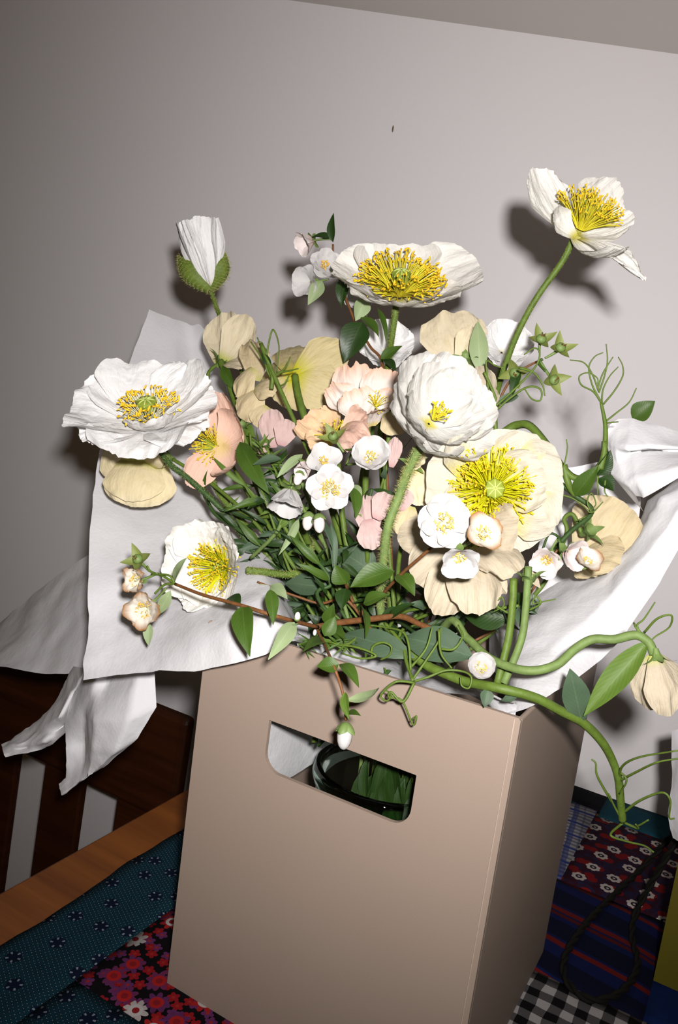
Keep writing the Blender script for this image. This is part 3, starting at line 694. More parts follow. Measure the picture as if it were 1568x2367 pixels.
t.part('petal', free_petal((1330, 548, y0 - .006), (1285, 480, y0 - .03), 30, (.5, -.3, .8), bow=-.2, cup=.5, cr=.05, pl=.03), 'poppy_white')
poppy_core(t, c, M, R, (230, .66, 6, 54), (.15, .30, .30), z0=.12)

# --- P4 big snow white poppy at left
pts = to_vase([(368, 1040, .055), (395, 1075, .055), (440, 1110, .06), (520, 1185, .07), (600, 1290, .085), (700, 1420, .09)])
t = bloom_thing('poppy', 'broad ruffled white double poppy with striped green pod, far left', 'flower', pts)
stem_of(t, pts, .0024, 'stem_dark', .0012)
c = P((350, 985, .055)); M = frame((-.02, .76, .65)); R = U(178, c)
for ph, L, hw, a0, a1, cr in ((180, 1.02, .70, 62, 84, .04), (5, .92, .72, 62, 80, .045), (90, .98, .80, 55, 74, .05), (-92, .86, .80, 66, 96, .045), (135, .95, .5, 58, 76, .05), (45, .95, .55, 55, 70, .05), (-150, .9, .5, 68, 92, .04), (-40, .84, .55, 68, 92, .04)):
    t.part('petal', ring_petal(c, M, ph, R * L, hw, a0, a1, 1.0, 1.1, cr, .045, .03, .85, .14, .06, .02), 'poppy_snow')
t.part('petal', ring_petal(c, M, -72, R * .66, .60, 70, 22, 1.0, .6, .07, .03, .12, .85, .16, .05), 'poppy_snow', label='small inner petal folded over the centre')
poppy_core(t, c, M, R, (150, .40, 14, 56), (.13, .20, .20), fil='filament_white', z0=.08)

# --- P5 pink poppy seen from the side
pts = to_vase([(478, 1060, .085), (500, 1130, .085), (545, 1190, .085), (610, 1270, .09), (720, 1420, .1)])
t = bloom_thing('poppy', 'salmon pink poppy turned sideways, half behind the broad white poppy', 'flower', pts)
stem_of(t, pts, .0022, 'stem', .0012)
y0 = .08; c = P((500, 1035, y0)); M = frame((-.85, .15, .5)); R = U(110, c)
t.part('petal', free_petal((505, 1050, y0), (500, 905, y0 + .01), 58, (-.65, .1, .7), bow=-.2, cup=.45, cr=.04, pl=.02, tip=.8), 'poppy_pink')
t.part('petal', free_petal((512, 1030, y0 - .004), (508, 1090, y0 - .03), 44, (-.5, .4, .75), bow=-.3, cup=.4, cr=.03, pl=.02), 'poppy_pink')
t.part('petal', free_petal((500, 1030, y0 - .003), (438, 1128, y0 - .02), 40, (.3, .5, .8), bow=.1, cup=-.2, cr=.03, pl=.02, tip=.8), 'poppy_pink')
t.part('petal', free_petal((505, 1030, y0 - .002), (545, 960, y0 - .012), 60, (-.6, -.1, .7), bow=-.3, cup=.4, cr=.03, pl=.02), 'poppy_pink')
poppy_core(t, c, M, R, (80, .5, 10, 60), (.14, .25, .05))

# --- P6 white poppy lower left
pts = to_vase([(570, 1318, .04), (610, 1322, .045), (670, 1328, .05), (708, 1310, .055), (718, 1270, .07), (712, 1235, .09)])
t = bloom_thing('poppy', 'white poppy with bright yellow centre lying on the left tissue paper', 'flower', pts)
stem_of(t, pts, .0026, 'stem', .0016)
c = P((520, 1312, .04)); M = frame((-.42, .12, .9)); R = U(108, c)
for ph, L, hw, a0, a1, cr in ((170, 1.28, .66, 50, 72, .07), (95, 1.1, .78, 45, 60, .07), (-85, .95, .8, 48, 66, .06), (0, 1.0, .75, 40, 40, .06), (130, 1.2, .5, 50, 66, .08), (-140, 1.15, .55, 50, 70, .07), (48, 1.05, .5, 42, 50, .07)):
    t.part('petal', ring_petal(c, M, ph, R * L, hw, a0, a1, 1.0, .9, cr, .04, .05, .85, .12, .05, .02), 'poppy_white')
poppy_core(t, c, M, R, (230, .68, 4, 52), (.15, .2, .1), fil='filament_green', z0=.05)

# --- P7 double white poppy, half closed
pts = to_vase([(972, 1035, .055), (945, 1085, .045), (925, 1140, .035), (898, 1215, .03), (885, 1310, .035), (880, 1400, .05)])
t = bloom_thing('poppy', 'full crumpled white poppy, half closed, on a thick hairy stem', 'flower', pts)
stem_of(t, pts, .0030, 'stem_pale', .0036)
y0 = .06; c = P((965, 1000, y0)); M = frame((.5, .45, .72)); R = U(150, c)
c = P((992, 980, .06)); M = frame((.34, .38, .86)); R = U(166, c)
for ph, L, hw, a0, a1 in ((-105, .95, .56, 92, 22), (-45, 1.0, .60, 94, 30), (15, 1.0, .58, 90, 26), (75, 1.05, .56, 84, 20), (135, 1.05, .60, 86, 20), (-165, .98, .56, 92, 24), (-75, .80, .52, 80, 14), (0, .82, .50, 78, 20), (60, .88, .5, 74, 22), (115, .9, .5, 74, 18), (-160, .82, .5, 78, 14), (30, .7, .42, 66, 14)):
    t.part('petal', ring_petal(c, M, ph, R * L, hw, a0, a1, 1.0, .55, .055, .014, .02, .85, .14, .06, .012), 'poppy_full_dimmed')
poppy_core(t, c + M @ Vector((0, 0, R * .16)), M, R, (26, .26, 0, 30), None)

# --- P8 cream poppy facing the camera
pts = to_vase([(1140, 1150, .075), (1145, 1200, .09), (1120, 1300, .1), (1060, 1420, .1)])
t = bloom_thing('poppy', 'wide cream poppy facing forward with a large lime yellow centre', 'flower', pts)
stem_of(t, pts, .0028, 'stem_pale', .0014)
c = P((1135, 1135, .075)); M = frame((.02, .10, .99)); R = U(160, c)
for ph, L, hw, a0, a1, cr in ((95, .86, .95, 66, 84, .03), (175, .98, .66, 66, 84, .03), (-5, .98, .8, 62, 74, .07), (-60, .98, .72, 64, 78, .07), (-130, .8, .7, 66, 80, .04), (40, .9, .6, 64, 78, .04)):
    t.part('petal', ring_petal(c, M, ph, R * L, hw, a0, a1, 1.0, 1.1, cr, .025, .04, .85, .16, .04, .015), 'poppy_cream')
t.part('petal', ring_petal(c, M, 14, R * .82, .6, 40, 66, 1.0, .8, .10, .03, .04, .85, .14, .05, .04), 'poppy_cream', label='crumpled inner petal beside the stamens')
poppy_core(t, c, M, R, (420, .60, 10, 74), (.14, .2, .10), fil='filament_green', z0=.05)

# --- P9 blush poppy in the middle
pts = to_vase([(850, 985, .10), (850, 1040, .1), (845, 1140, .09), (850, 1300, .08)])
t = bloom_thing('poppy', 'blush white poppy with pink creased edges in the middle', 'flower', pts)
stem_of(t, pts, .0024, 'stem')
y0 = .10; c = P((860, 950, y0)); M = frame((.25, .3, .9)); R = U(90, c)
for b, tp, w, n, bw, cu in (((845, 970, y0 + .01), (815, 840, y0 + .02), 62, (.3, -.3, .9), -.15, .3), ((870, 960, y0 + .01), (890, 850, y0 + .02), 50, (-.2, -.3, .9), -.12, .3), ((840, 965, y0 + .003), (765, 890, y0), 46, (.5, .1, .85), -.1, .25), ((845, 975, y0 - .004), (815, 900, y0 - .02), 48, (-.2, .3, .9), .12, -.2), ((875, 970, y0), (915, 900, y0), 36, (-.4, .2, .9), -.1, .3), ((860, 985, y0 - .003), (880, 945, y0 - .022), 40, (.1, .5, .8), .12, -.2)):
    t.part('petal', free_petal(b, tp, w, n, bow=bw, cup=cu, cr=.09, pl=.02, tip=.82, drop=.16, rag=.07), 'poppy_blush')
poppy_core(t, P((868, 940, y0 - .005)), M, R, (26, .42, 0, 40), None)

# --- P10 peach poppy
pts = to_vase([(775, 1035, .085), (785, 1100, .085), (800, 1250, .08)])
t = bloom_thing('poppy', 'crumpled peach poppy with golden stamens under the blush poppy', 'flower', pts)
stem_of(t, pts, .0022, 'stem')
y0 = .08; c = P((770, 1010, y0)); M = frame((-.1, .35, .9)); R = U(90, c)
for b, tp, w, n, bw, cu, mt in (((770, 1015, y0 + .01), (700, 965, y0 + .01), 50, (.3, .2, .9), -.12, .3, 'poppy_peach'), ((770, 1010, y0 + .012), (735, 945, y0 + .02), 44, (.1, -.3, .9), -.15, .3, 'poppy_peach'), ((765, 1020, y0), (715, 1030, y0 - .015), 40, (.2, .6, .8), -.05, .2, 'poppy_peach'), ((790, 1000, y0), (850, 960, y0 - .005), 40, (-.3, .1, .9), -.1, .3, 'poppy_pink'), ((790, 1000, y0 - .006), (832, 1030, y0 - .028), 36, (-.1, .4, .9), .15, -.3, 'poppy_pink'), ((795, 985, y0 - .004), (845, 1020, y0 - .02), 32, (-.1, .3, .9), .1, .2, 'poppy_pink')):
    t.part('petal', free_petal(b, tp, w, n, bow=bw, cup=cu, cr=.10, pl=.02, tip=.85, drop=.12, rag=.08), mt)
poppy_core(t, c, M, R, (46, .48, 8, 60), None)

# --- P11 straw coloured poppy from behind
pts = to_vase([(682, 868, .135), (688, 905, .13), (700, 950, .125), (730, 1050, .12), (790, 1250, .1)])
t = bloom_thing('poppy', 'straw yellow poppy seen from behind with its green stem in front', 'flower', pts)
stem_of(t, pts, .0030, 'stem')
c = P((682, 870, .137)); y0 = .14
for tp, w, mt in (((800, 800, .165), 55, 1), ((775, 905, .15), 60, 1), ((630, 840, .165), 60, 1), ((690, 800, .185), 60, 1), ((640, 930, .14), 55, 1), ((710, 945, .15), 45, 1)):
    t.part('petal', free_petal(c, tp, w, (0, .1, 1), bow=.05, cup=-.15, cr=.03, pl=.02, tip=.85, drop=.2), 'poppy_straw')

# --- white poppies behind
for c0, yy, lab in (((890, 800), .22, 'white poppy half hidden behind the stem of the bowl poppy'), ((1160, 800), .22, 'white poppy half hidden behind the long bare stem at right')):
    pts = to_vase([(c0[0], c0[1] + 30, yy), (c0[0] - 20, c0[1] + 160, yy - .03), (c0[0] - 60, c0[1] + 400, .13)])
    t = bloom_thing('poppy', lab, 'flower', pts); stem_of(t, pts, .002, 'stem')
    c = P((c0[0], c0[1] + 15, yy)); M = frame((.05, .3, .9)); R = U(75, c)
    for ph in (10, 90, 180, 270): t.part('petal', ring_petal(c, M, ph, R, .8, 50, 66, 1, .8, .07, .04), 'poppy_snow')

# ------------------------------------------------------------------ sweet peas
def calyx(c, d, r, ln):
    """five pointed sepals around direction d"""
    M = frame(d); gs = [tube([c - M @ Vector((0, 0, r * .9)), c + M @ Vector((0, 0, r * .2)), c + M @ Vector((0, 0, r * 1.0))], r * .4, r * 1.0, 8, 3, cap=False)]
    for k in range(5):
        a = k * 72 + 20; gs.append(ring_petal(c, M, a, ln, .26, 25, 95, 1.0, .5, .02, .0, r / ln * .6, .02, .0, .0, nu=4, nv=7, z0=.0, pt=True))
    return join(*gs)
def sweet_pea(label, petals, mat, cal=None, stem=None, sr=.0016, root=True, group=None, name='sweet_pea', smat='stem', cat='flower'):
    pts = to_vase(stem, root) if stem else to_vase([petals[0][0]])
    t = bloom_thing(name, label, cat, pts, group); stem_of(t, pts, sr, smat)
    for p in petals:
        k = dict(p[4]) if len(p) > 4 else {}; m = k.pop('mat', mat)
        t.part('petal', free_petal(p[0], p[1], p[2], p[3], **{**dict(cr=.06, pl=.012, tip=.84, drop=.2, f0=.3, ruf=.03, rag=.022), **k}), m)
    if cal: t.part('calyx', calyx(P(cal[0]), D(*cal[1]), U(cal[2], P(cal[0])), U(cal[3], P(cal[0]))), 'calyx')
    return t
sweet_pea('pale cream sweet pea at upper left below the opening poppy bud', [((515, 840, .16), (515, 722, .175), 55, (-.5, .1, .85), dict(bow=-.08, cup=.25)), ((520, 835, .155), (575, 730, .165), 42, (.5, .1, .85), dict(bow=.12, cup=-.3)), ((520, 840, .15), (572, 850, .145), 28, (.2, .6, .8), dict(bow=.1))], 'pea_cream_lit',
          ((508, 838, .152), (.35, .5, .3), 13, 34), [(506, 842, .152), (490, 852, .15), (480, 875, .15), (485, 960, .15), (540, 1080, .14), (640, 1250, .12)])
sweet_pea('tan veined sweet pea with crumpled petals beside the straw poppy', [((590, 880, .12), (588, 785, .15), 36, (.1, .1, 1), dict(bow=.1, cup=-.3)), ((600, 905, .115), (560, 970, .11), 42, (-.2, .2, .9), dict(bow=.14, cup=-.4)), ((590, 895, .115), (640, 900, .11), 34, (.2, .2, .9), dict(bow=.1, cup=-.2)), ((585, 850, .12), (550, 920, .115), 34, (-.5, .2, .8), dict(bow=.12, cup=-.3)), ((620, 940, .11), (590, 985, .105), 30, (-.1, .4, .9), dict(bow=.1))], 'pea_tan',
          ((560, 990, .11), (0, .8, .5), 12, 26), [(560, 992, .11), (575, 1040, .11), (620, 1180, .1)])
sweet_pea('mauve pink sweet pea petals left of the peach poppy', [((630, 1035, .095), (630, 945, .10), 32, (-.2, .2, .9), dict(bow=.06)), ((650, 1030, .09), (668, 970, .095), 28, (.2, .2, .9), dict(bow=.1)), ((620, 1040, .088), (600, 1030, .085), 20, (-.2, .6, .8))], 'pea_mauve',
          ((615, 1030, .088), (-.2, .5, .6), 12, 26), [(616, 1034, .088), (640, 1100, .09), (700, 1250, .09)])
sweet_pea('broad beige sweet pea standing behind the full white poppy', [((1060, 850, .14), (1040, 722, .16), 78, (-.1, -.05, 1), dict(bow=.05, cup=-.1, tip=.9)), ((1062, 845, .137), (1100, 760, .15), 40, (.4, .0, .9), dict(bow=.1, cup=-.2))], 'pea_cream_lit',
          ((1080, 835, .135), (-.2, .7, .5), 14, 40), [(1085, 842, .135), (1100, 870, .135), (1090, 960, .13), (1060, 1150, .12)])
sweet_pea('small cream sweet pea bud-like bloom under the spiky tendrils at right', [((1115, 940, .11), (1075, 855, .12), 34, (-.4, .1, .9), dict(bow=.12, cup=-.4)), ((1118, 940, .105), (1115, 845, .11), 34, (.1, .1, 1), dict(bow=.15, cup=-.4)), ((1120, 935, .105), (1148, 900, .11), 24, (.5, .1, .85), dict(bow=.12, cup=-.3))], 'pea_cream',
          ((1128, 945, .105), (-.3, .8, .4), 11, 22), [(1132, 948, .105), (1145, 970, .11), (1140, 1080, .11), (1100, 1250, .11)])
sweet_pea('butter yellow sweet pea drooping under the broad white poppy at left', [((260, 1010, .085), (300, 1098, .08), 60, (-.2, .3, .9), dict(bow=.06, cup=-.15)), ((345, 1075, .08), (360, 1020, .07), 50, (.1, .3, .9), dict(bow=.1)), ((330, 1062, .08), (318, 1172, .07), 84, (.1, .1, 1), dict(bow=.10, cup=-.2, tip=.82, f0=.6)), ((320, 1065, .077), (300, 1158, .06), 74, (.0, .1, 1), dict(bow=.10, cup=-.22, tip=.75, f0=.6))], 'pea_yellow',
          ((395, 1060, .075), (-.7, .2, .5), 12, 26), [(400, 1062, .075), (430, 1080, .075), (480, 1110, .08), (560, 1200, .09), (680, 1360, .1)])
sweet_pea('frilled pinkish sweet pea deep in the middle beside the hairy stem', [((860, 1250, .045), (850, 1145, .055), 34, (-.2, .1, .9), dict(bow=.08, ruf=.06)), ((870, 1200, .042), (898, 1140, .05), 30, (.2, .2, .9), dict(bow=.1, ruf=.06)), ((850, 1200, .04), (862, 1270, .035), 32, (0, .1, 1), dict(bow=.1, ruf=.04)), ((905, 1080, .06), (915, 1010, .065), 18, (.3, .1, .9), dict(bow=.1)), ((925, 1180, .05), (940, 1130, .055), 24, (.2, .1, .9), dict(bow=.1))], 'pea_mauve',
          ((850, 1200, .05), (0, .4, .6), 11, 24), [(850, 1210, .05), (850, 1300, .06), (855, 1400, .07)])
sweet_pea('lime yellow sweet pea glimpsed between the hairy stem and cream poppy', [((960, 1080, .065), (975, 1170, .06), 36, (-.2, .2, .9), dict(bow=.1)), ((945, 1075, .066), (985, 1065, .06), 26, (.1, .4, .9), dict(bow=.1)), ((950, 1170, .055), (930, 1240, .05), 34, (-.2, .1, .9), dict(bow=.1, mat='pea_tan'))], 'pea_yellow',
          ((955, 1075, .062), (0, .3, .8), 16, 34), [(950, 1090, .065), (940, 1200, .07), (920, 1350, .08)])
sweet_pea('large cream sweet pea with layered petals at lower right of the bunch', [((1060, 1240, .055), (920, 1240, .045), 50, (-.2, .2, .9), dict(bow=.08)), ((1070, 1250, .05), (960, 1345, .03), 66, (-.3, .1, .9), dict(bow=.12, cup=-.2)), ((1080, 1270, .045), (1010, 1420, .02), 56, (-.2, .1, .95), dict(bow=.12, cup=-.2)), ((1085, 1270, .042), (1105, 1420, .015), 66, (.1, .1, .95), dict(bow=.14, cup=-.35)), ((1100, 1260, .05), (1190, 1330, .03), 62, (.3, .1, .9), dict(bow=.12, cup=-.2)), ((1110, 1230, .055), (1200, 1215, .045), 60, (.3, .2, .9), dict(bow=.1, cup=-.2, tip=.9)), ((1085, 1290, .05), (1160, 1380, .035), 40, (.1, .1, .95), dict(bow=.08))], 'pea_cream',
          ((1090, 1240, .06), (0, .3, .6), 12, 30), [(1092, 1245, .065), (1095, 1330, .08), (1060, 1430, .09)])
sweet_pea('beige sweet pea half wrapped in the tissue paper at right', [((1350, 1290, .155), (1440, 1160, .165), 85, (-.3, .2, .9), dict(bow=.06, cup=-.1, tip=.9)), ((1345, 1285, .15), (1440, 1290, .14), 60, (.0, .5, .85), dict(bow=.08)), ((1340, 1300, .145), (1380, 1330, .135), 40, (.0, .5, .85))], 'pea_tan',
          ((1355, 1230, .14), (.4, .3, .6), 17, 44), [(1345, 1232, .14), (1325, 1190, .14), (1305, 1200, .14), (1308, 1240, .14), (1250, 1360, .13), (1150, 1450, .12)])
sweet_pea('round beige petal bloom tucked under the blush poppy', [((905, 950, .085), (925, 1005, .08), 38, (.1, .1, 1), dict(bow=.12, cup=-.3, f0=.5))], 'pea_tan', None, [(905, 950, .086), (900, 1000, .095), (890, 1150, .09)])

# ------------------------------------------------------------------ mock orange branches
def blossom(t, c, face, Rpx, n=4, a=(40, 78), mat='mock', st=(40, .34, 5, 40), ped=None, phi0=20, hw=.62, cr=.05, drop=.34, skip=()):
    c = P(c); M = frame(face); R = U(Rpx, c); ped = ped or (c - M @ Vector((0, 0, R * .5)))
    g = [tube([P(ped), (P(ped) + c) / 2 - M @ Vector((0, 0, R * .1)), c], .0008, .0010, 5, 4)]
    for k in range(4): g.append(ring_petal(c - M @ Vector((0, 0, R * .16)), M, phi0 + 45 + k * 90, R * .5, .32, 60, 100, 1.0, .6, .01, 0, .05, .1, 0, 0, nu=4, nv=5, f0=.8))
    b = t.part('blossom', join(*g), 'calyx')
    for k in range(n):
        if k in skip: continue
        t.part('petal', ring_petal(c, M, phi0 + k * 360 / n + rng.uniform(-6, 6), R * rng.uniform(.94, 1.05), hw, a[0], a[1], 1.0, .75, cr, .012, .04, .86, drop, .05, 0, nu=14, nv=12, f0=.35), mat, b)
    if st:
        f, an = stamens(c, M, st[0], st[1] * R, st[2], st[3], R * .03, rng, fr=.0003, ar=R * .062); t.part('filaments', f, 'filament_white', b, kind='stuff'); t.part('anthers', an, 'anther_pale', b, kind='stuff')
    return b
def bud(t, c, face, hpx, mat='mock_pink', cal=True):
    c = P(c); M = frame(face); h = U(hpx, c)
    b = t.part('bud', sphere(c, h * .5, 10, 8, (.62, .62, 1.05), M), mat)
    if cal: t.part('calyx', join(*[ring_petal(c - M @ Vector((0, 0, h * .57)), M, k * 90 + 30, h * .66, .46, 88, 8, .75, .34, .01, 0, .03, .08, 0, 0, nu=5, nv=6, f0=.8) for k in range(4)]), 'calyx', b)
    return b
def capsule(t, c, face, rpx, ped):
    c = P(c); M = frame(face); R = U(rpx, c)
    g = [tube([P(ped), (P(ped) + c) / 2 - M @ Vector((0, 0, R * .3)), c - M @ Vector((0, 0, R * .4))], .0008, .0012, 5, 4), sphere(c, R * .5, 10, 6, (1, 1, .8), M)]
    b = t.part('seed_capsule', join(*g), 'calyx')
    for k in range(4): t.part('sepal', ring_petal(c - M @ Vector((0, 0, R * .3)), M, k * 90 + 15 + rng.uniform(-10, 10), R * 1.5, .40, 62, 48, 1.0, .5, .02, 0, .2, .03, 0, 0, nu=6, nv=8, pt=True), 'capsule', b)
    f, a = stamens(c + M @ Vector((0, 0, R * .35)), M, 5, R * .3, 0, 50, R * .05, rng, fr=.0003, ar=.0006); t.part('style', join(f, a), 'bark', b, kind='stuff')
    return b
def branch(label, stem, r=.0012, mat='bark', root=True, name='mock_orange_branch', cat='branch', group=None):
    pts = to_vase(stem, root); t = bloom_thing(name, label, cat, pts, group); t.part('stem', tube(pts, r * .8, r * 1.1, 7), mat); return t
def leaves(t, L):
    for l in L:
        k = dict(l[5]) if len(l) > 5 else {}
        t.part('leaf', leaf(l[0], l[1], l[2], l[3], **k), l[4])

# top cluster
t = branch('mock orange spray with white blossoms rising left of the bowl poppy', [(770, 565, .17), (772, 600, .17), (790, 660, .17), (820, 740, .165), (855, 800, .16), (885, 845, .155), (890, 1000, .13)])
blossom(t, (750, 617, .165), (.25, .1, .9), 44, 5, (45, 80), ped=(775, 600, .17))
blossom(t, (718, 652, .165), (-.5, -.1, .7), 46, 4, (40, 80), 'mock', None, ped=(760, 645, .17), phi0=50)
blossom(t, (722, 556, .17), (-.75, -.45, .4), 44, 4, (30, 50), 'mock_pink', None, ped=(765, 553, .17))
leaves(t, [((770, 560, .17), (772, 492, .17), 12, (-.6, 0, .8), 'leaf_dark'), ((765, 552, .17), (722, 548, .165), 14, (0, .6, .7), 'leaf_dark'), ((745, 650, .165), (712, 705, .155), 17, (.2, .2, .9), 'leaf_pale'), ((800, 640, .165), (790, 712, .16), 17, (-.4, 0, .9), 'leaf_dark'),
           ((845, 690, .16), (822, 742, .155), 20, (.3, .2, .9), 'leaf_pale'), ((838, 745, .155), (795, 838, .145), 34, (-.1, .1, 1), 'leaf_dark', dict(peak=.33)), ((835, 733, .155), (876, 780, .15), 16, (.4, .3, .8), 'leaf'), ((872, 712, .155), (893, 790, .15), 10, (.6, .1, .8), 'leaf'),
           ((880, 835, .15), (930, 800, .16), 14, (.1, .6, .8), 'leaf'), ((885, 830, .15), (915, 860, .14), 14, (.3, .3, .9), 'leaf_dark')])
blossom(t, (830, 700, .19), (.1, .2, .9), 40, 4, (50, 85), 'mock', None, ped=(848, 730, .18))
# middle cluster
t = branch('mock orange branch with open white blossoms in the middle of the bunch', [(775, 1050, .05), (765, 1110, .055), (735, 1190, .06), (750, 1260, .065), (790, 1330, .06), (820, 1400, .07)])
blossom(t, (762, 1132, .02), (.05, .05, .98), 57, 5, (60, 84), st=(60, .42, 10, 62), ped=(735, 1190, .05))
blossom(t, (858, 1062, .03), (-.05, .35, .9), 52, 5, (42, 62), st=(46, .44, 8, 60), ped=(800, 1075, .05), hw=.85, drop=.2)
blossom(t, (748, 1068, .04), (.1, .3, .9), 46, 4, (50, 78), 'mock', ped=(775, 1080, .05))
blossom(t, (672, 1132, .03), (-.2, -.85, .4), 66, 4, (32, 40), 'mock', None, ped=(690, 1098, .04), phi0=0)
blossom(t, (708, 1072, .035), (-.3, -.6, .6), 40, 4, (20, 30), 'mock_pink', None, ped=(725, 1050, .04))
bud(t, (738, 1210, .025), (.05, -.9, .3), 44); bud(t, (712, 1205, .03), (-.1, -.95, .2), 42, 'mock_pink', True); bud(t, (690, 1105, .03), (-.2, -.8, .4), 36)
capsule(t, (770, 1008, .045), (-.3, .5, .8), 24, (795, 1045, .05))
leaves(t, [((815, 1125, .03), (822, 1200, .02), 17, (.5, 0, .85), 'leaf'), ((812, 1120, .04), (835, 1160, .03), 14, (.3, .1, .9), 'leaf_pale'), ((700, 1050, .05), (640, 1105, .03), 12, (0, .4, .9), 'leaf_pale'), ((650, 1060, .05), (585, 1075, .04), 13, (0, .6, .8), 'leaf_blue'), ((690, 1200, .04), (648, 1282, .02), 10, (.4, .1, .9), 'leaf_pale', dict(curl=-.1)), ((765, 1210, .035), (772, 1330, .03), 10, (.3, .1, .9), 'leaf_blue'), ((730, 1190, .04), (770, 1270, .02), 9, (.5, .2, .8), 'leaf_blue')])
for a, b in (((800, 1040, .05), (858, 1062, .03)), ((830, 1035, .05), (800, 1075, .05))): t.part('twig', tube([P(a), (P(a) + P(b)) / 2 + UP * .003, P(b)], .0008, .0007, 5), 'stem')
# right cluster
t = branch('mock orange branch with three white blossoms in front of the cream sweet pea', [(1010, 1255, .005), (970, 1290, .01), (920, 1335, .02), (870, 1390, .04), (840, 1420, .06)])
blossom(t, (1026, 1208, -.012), (-.02, .05, 1), 64, 5, (74, 84), st=(60, .36, 10, 66), ped=(1010, 1255, .005), hw=.8)
blossom(t, (1112, 1238, -.01), (.2, .35, .9), 56, 4, (44, 70), 'mock_wilt', st=(46, .42, 5, 55), ped=(1060, 1270, .01), phi0=-60)
blossom(t, (1062, 1282, -.012), (-.05, -.55, .8), 60, 4, (40, 66), st=(26, .3, 5, 50), ped=(1040, 1255, .01), phi0=45)
leaves(t, [((912, 1320, .015), (810, 1358, .0), 30, (.0, .6, .8), 'leaf', dict(peak=.42, bow=.1)), ((918, 1328, .018), (960, 1372, .01), 22, (.3, .3, .85), 'leaf', dict(curl=-.1)), ((800, 1350, .02), (775, 1305, .015), 24, (-.4, .2, .9), 'leaf'), ((800, 1360, .02), (790, 1410, .01), 20, (-.3, .3, .9), 'leaf_dark'), ((835, 1400, .02), (845, 1475, .0), 13, (.6, .1, .8), 'leaf'), ((840, 1395, .02), (900, 1375, .02), 18, (0, .6, .8), 'leaf')])
# lower twigs: left wilted, hanging, woody main
t = branch('brown twig with withered blossoms and green leaves over the left tissue', [(405, 1350, -0.025), (470, 1375, -0.030), (560, 1400, -0.035), (640, 1425, -.032), (735, 1450, .012)], .0013, root=False)
blossom(t, (322, 1342, -0.027), (-.4, .1, .85), 42, 4, (36, 60), 'mock_wilt', st=(36, .5, 8, 55), ped=(365, 1325, -0.025), phi0=40, cr=.22, hw=.5)
blossom(t, (340, 1405, -0.030), (-.15, -.1, .95), 54, 4, (40, 66), 'mock_wilt', st=(50, .5, 8, 60), ped=(385, 1360, -0.025), phi0=0, cr=.2, hw=.55)
capsule(t, (318, 1292, -0.025), (-.2, .4, .85), 25, (345, 1320, -0.025))
t.part('twig', tube([P((405, 1350, -0.025)), P((380, 1333, -0.025)), P((350, 1322, -0.025)), P((340, 1308, -0.025))], .0009, .0008, 5), 'stem'); t.part('twig', tube([P((405, 1350, -0.025)), P((380, 1352, -0.025)), P((358, 1372, -0.027))], .0009, .0008, 5), 'stem'); t.part('twig', tube([P((405, 1350, -0.025)), P((390, 1330, -0.026)), P((350, 1328, -0.025))], .0008, .0008, 5), 'stem')
leaves(t, [((562, 1400, -0.035), (578, 1518, -0.053), 28, (-.15, .1, .95), 'leaf', dict(peak=.3)), ((555, 1398, -0.033), (525, 1385, -0.025), 20, (.1, .5, .8), 'leaf_dark'), ((625, 1362, -0.033), (632, 1445, -0.045), 16, (.2, .1, .95), 'leaf'), ((680, 1438, -0.039), (620, 1525, -0.067), 20, (.1, .1, .95), 'leaf_pale'), ((403, 1345, -0.025), (440, 1290, -0.030), 15, (-.4, .4, .8), 'leaf_pale', dict(curl=.1)), ((395, 1365, -0.027), (365, 1420, -0.025), 14, (.2, .1, .9), 'leaf_pale'), ((345, 1440, -0.023), (343, 1492, -0.025), 12, (0, .1, 1), 'leaf_pale'), ((640, 1480, -0.045), (690, 1440, -0.040), 12, (.2, .5, .8), 'leaf')])
bud(t, (688, 1425, -0.043), (.1, .9, .3), 22, 'mock_pink'); bud(t, (728, 1462, -0.045), (-.1, -.8, .5), 15, 'mock', False)
t = branch('thin twig hanging over the box front with one closed white bud', [(800, 1665, -0.050), (796, 1620, -0.052), (788, 1585, -0.052), (770, 1535, -0.050), (748, 1485, -.014), (733, 1455, .004)], .0009, root=False)
bud(t, (797, 1702, -0.052), (-.12, -.98, .1), 58, 'mock')
leaves(t, [((783, 1535, -0.050), (733, 1540, -0.060), 20, (.1, .5, .85), 'leaf', dict(bow=-.1)), ((788, 1535, -0.050), (830, 1580, -0.062), 17, (.3, .4, .85), 'leaf', dict(curl=-.12)), ((798, 1600, -0.052), (808, 1665, -0.060), 13, (-.5, .1, .85), 'leaf_bright'), ((800, 1618, -0.052), (876, 1590, -0.065), 12, (0, .5, .85), 'leaf_pale', dict(bow=-.12)), ((800, 1650, -0.051), (835, 1655, -0.060), 10, (.1, .6, .8), 'leaf'), ((745, 1485, -.014), (698, 1510, -0.060), 15, (.1, .5, .85), 'leaf'), ((750, 1470, -.01), (775, 1425, -.005), 18, (.2, .2, .9), 'leaf')])
t = branch('woody brown branch lying across the box mouth', [(1050, 1475, .02), (975, 1445, .025), (925, 1425, .03), (850, 1432, .03), (780, 1440, .03), (725, 1452, .025)], .0022, root=False, cat='branch')
leaves(t, [((830, 1440, .025), (846, 1520, .0), 16, (.5, .1, .85), 'leaf'), ((760, 1445, .02), (772, 1395, .015), 18, (-.2, .2, .9), 'leaf'), ((900, 1430, .03), (960, 1395, .03), 14, (.1, .7, .7), 'leaf_dark'), ((770, 1450, .015), (800, 1490, .0), 16, (0, .3, .9), 'leaf')])
t = branch('slender brown twig running left towards the low white poppy', [(595, 1345, .03), (640, 1362, .035), (690, 1380, .04), (740, 1395, .045), (820, 1405, .05)], .0010)
